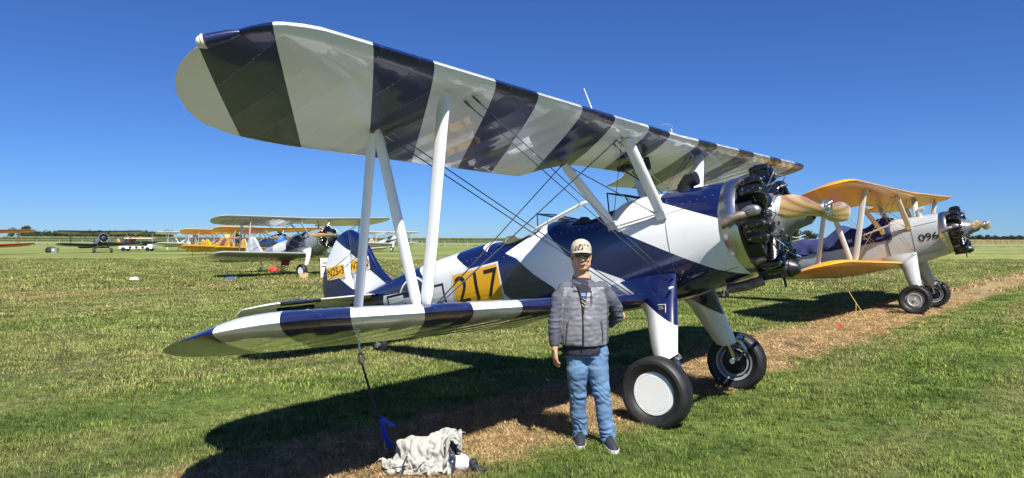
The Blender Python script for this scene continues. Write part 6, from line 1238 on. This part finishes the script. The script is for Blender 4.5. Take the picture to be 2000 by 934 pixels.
T=thing('equipment_case','small grey case with white trim beside the dark heap','case',Matrix.Translation((-59.3,87.2,-.25))); b=MB(); b.box((0,0,.3),(.7,.5,.6)); b.fin('case_body',[mat('case_grey',(.2,.22,.24),.5)],T,smooth=False); b=MB(); b.box((-.1,-.26,.35),(.25,.02,.22)); b.fin('case_label',[wp],T,smooth=False)
for i,(px,v,h) in enumerate(((327,487,.5),(376,501,1.2))):
    y=F_PX*1.96/(v-464.5); T=thing('marker_stake',('white stake standing in the grass before the chequered biplane','thin dark stake under the yellow wing tip')[i],'stake',Matrix.Translation(((px-1000)/F_PX*y,y,-.25))); b=MB(); b.box((0,0,h/2),((.16,.03)[i],.03,h)); b.fin('stake',[wp if i==0 else M['black_trim']],T,smooth=False)
# ------------------------------------------------------------------ fence, crops, trees
T=thing('perimeter_fence','long pale rail fence with thin posts across the far edge of the grass','fence',Matrix.Translation((0,160,-.25)))
fp=mat('fence_white',(.36,.36,.33),.6); b=MB(); b.box((0,0,1.42),(420,.05,.05)); b.fin('rail',[fp],T,smooth=False); b=MB(); b.box((0,0,.75),(420,.04,.04)); b.fin('rail',[fp],T,smooth=False)
pm=MB(); pm.box((0,0,.72),(.08,.08,1.45)); pr=pm.fin('post',[fp],T,smooth=False); pr.location.x=-205
for i in range(1,77): c=pr.copy(); COL.objects.link(c); c.parent=T; c.location.x=-205+i*5.4
def cropmat(name,lo,hi,top,z0,z1):
    m=bpy.data.materials.new(name); m.use_nodes=True; nt=m.node_tree; N=nt.nodes; L=nt.links; b=N['Principled BSDF']; b.inputs['Roughness'].default_value=.9
    g=N.new('ShaderNodeNewGeometry'); s=N.new('ShaderNodeSeparateXYZ'); L.new(g.outputs['Position'],s.inputs[0]); mr=N.new('ShaderNodeMapRange'); mr.inputs[1].default_value=z0; mr.inputs[2].default_value=z1; L.new(s.outputs[2],mr.inputs[0])
    ns=N.new('ShaderNodeTexNoise'); ns.inputs['Scale'].default_value=.35; ns.inputs['Detail'].default_value=7; L.new(g.outputs['Position'],ns.inputs[0])
    a=N.new('ShaderNodeMix'); a.data_type='RGBA'; a.inputs[6].default_value=(*lo,1); a.inputs[7].default_value=(*hi,1); L.new(ns.outputs[0],a.inputs[0])
    c=N.new('ShaderNodeMix'); c.data_type='RGBA'; L.new(a.outputs[2],c.inputs[6]); c.inputs[7].default_value=(*top,1); L.new(mr.outputs[0],c.inputs[0]); L.new(c.outputs[2],b.inputs['Base Color']); return m
def crop(name,y0,rows,x0,x1,h,m,dx,dep):
    r=np.random.default_rng(5); V=[];F=[]
    for j in range(rows):
        n=int((x1-x0)/dx)
        for i in range(n):
            x=x0+(i+r.uniform(-.5,.5))*dx; y=y0+j*dep/rows+r.uniform(-.4,.4); hh=h*(.86+.16*r.uniform()+.07*noise.noise(Vector((x*.05,y*.05,0)))); w=dx*.9; a=r.uniform(-.6,.6); k=len(V)
            V+=[(x-w*math.cos(a),y-w*math.sin(a),-.3),(x+w*math.cos(a),y+w*math.sin(a),-.3),(x+w*.8*math.cos(a),y+w*.8*math.sin(a),hh*.85-.25),(x,y,hh-.25),(x-w*.8*math.cos(a),y-w*.8*math.sin(a),hh*.8-.25)]; F.append((k,k+1,k+2,k+3,k+4))
    me=bpy.data.meshes.new(name); me.from_pydata(V,[],F); me.materials.append(m); o=bpy.data.objects.new(name,me); COL.objects.link(o); o['kind']='stuff'
crop('corn_field',330,14,-420,60,2.5,cropmat('corn',(.035,.062,.018),(.07,.10,.028),(.30,.25,.13),1.5,2.3),.7,60)
crop('maize_strip',350,12,60,520,2.3,cropmat('maize_ripe',(.16,.15,.05),(.22,.20,.07),(.30,.20,.11),1.0,1.9),.8,60)
crop('weed_margin',168,12,-240,240,.5,cropmat('weeds',(.12,.16,.05),(.20,.22,.10),(.24,.26,.14),-.1,.35),.6,50)
def leafmat(name,c1,c2):
    m=mat(name,c1,.8); nt=m.node_tree; N=nt.nodes; oi=N.new('ShaderNodeNewGeometry'); a=N.new('ShaderNodeMix'); a.data_type='RGBA'; a.inputs[6].default_value=(*c1,1); a.inputs[7].default_value=(*c2,1); nt.links.new(oi.outputs['Random Per Island'],a.inputs[0]); nt.links.new(a.outputs[2],N['Principled BSDF'].inputs['Base Color']); return m
lm=leafmat('leaves_green',(.018,.038,.012),(.05,.08,.026)); lm2=leafmat('leaves_far_hazed',(.018,.035,.030),(.035,.06,.05)); bark=mat('bark',(.08,.06,.045),.9)  # far leaves carry the bluish haze of distance in their colour
def tree_mesh(seed,h,w,m):
    r=np.random.default_rng(seed); V=[];F=[]; cl=[(r.normal(0,.33)*w*.5,r.normal(0,.33)*w*.5,h*(.28+.62*r.uniform()),w*r.uniform(.16,.30)) for _ in range(16)]
    for cx,cy,cz,cr in cl:
        for _ in range(75):
            d=r.normal(size=3); d/=np.linalg.norm(d); p=np.array([cx,cy,cz])+d*cr*r.uniform(.6,1.05)*np.array([1,1,.8]); s=h*.035*r.uniform(.6,1.4); u=r.normal(size=3); u/=np.linalg.norm(u); v=np.cross(u,r.normal(size=3)); v/=np.linalg.norm(v); k=len(V)
            V+=[tuple(p-u*s-v*s*.6),tuple(p+u*s-v*s*.5),tuple(p+u*s*.9+v*s*.6),tuple(p-u*s*.8+v*s*.6)]; F.append((k,k+1,k+2,k+3))
    me=bpy.data.meshes.new('crown'); me.from_pydata(V,[],F); me.materials.append(m)
    b=MB(); b.tube([(0,0,-.3),(.02*h,0,h*.3),(-.01*h,.01*h,h*.7)],[h*.03,h*.022,h*.008],7)
    for _ in range(5): a=r.uniform(0,6.28); b.tube([(0,0,h*.3),(math.cos(a)*w*.2,math.sin(a)*w*.2,h*.55),(math.cos(a)*w*.32,math.sin(a)*w*.32,h*.72)],[h*.014,h*.008,h*.003],5)
    tm_=bpy.data.meshes.new('trunk'); tm_.from_pydata(b.v,[],b.f); tm_.materials.append(bark); return me,tm_
TR=[tree_mesh(k,10,(9,11,8,13)[k%4],(lm if k<4 else lm2)) for k in range(8)]
def tree(px,topv,dist,wpx,k,label,group):
    y=dist; x=(px-1000)/F_PX*y; hz=467+.0028*(px-1000)-.4; h=(hz-topv)*y/F_PX+1.96; w=wpx*y/F_PX
    T=thing('tree',label,'tree',Matrix.Translation((x,y,-.25)),group=group); cr,tk=TR[k]
    for nm,me in(('crown',cr),('trunk',tk)):
        o=bpy.data.objects.new(nm,me); COL.objects.link(o); o.parent=T; o.scale=(w/(9,11,8,13)[k%4]*1.0,w/(9,11,8,13)[k%4],h/10*1.03)
rr=random.Random(11)
tree(48,441,560,30,1,'tallest rounded tree on the left skyline behind the red wing','trees'); tree(22,447,600,18,0,'small round tree left of the tallest skyline tree',None)
for i in range(9): tree(62+i*6.5,452+rr.uniform(-1,4)-(2 if i<2 else 0),520+rr.uniform(-20,20),rr.uniform(10,15),i%4,'dark green tree in the low line right of the tallest skyline tree','low tree line on the left skyline')
for i in range(30): tree(112+i*7.6,451.5+rr.uniform(-1.5,4.0),430+rr.uniform(-30,30),rr.uniform(12,19),i%4,'dark tree in the long line behind the parked biplanes','trees behind the parked biplanes')
tree(1577,450,400,26,2,'green tree seen under the propeller of the striped biplane',None); tree(1592,456,400,14,3,'low bush right of the tree under the propeller',None)
for i in range(34): tree(1885+i*3.8,460.5+rr.uniform(-1.5,2.2),980+rr.uniform(-40,40),rr.uniform(8,13),4+i%4,'tiny blue-green tree on the far right horizon','trees on the far right horizon')
T=thing('radio_mast','thin radio mast above the far right tree line','mast',Matrix.Translation(((1943-1000)/F_PX*980,980,-.25))); b=MB(); b.tube([(0,0,0),(0,0,11.5)],[.25,.12],5); b.box((0,0,8),(2.2,.1,.12)); b.fin('mast_pole',[M['black_trim']],T)
for px,h in((99,2.6),(101,2.1)): pass
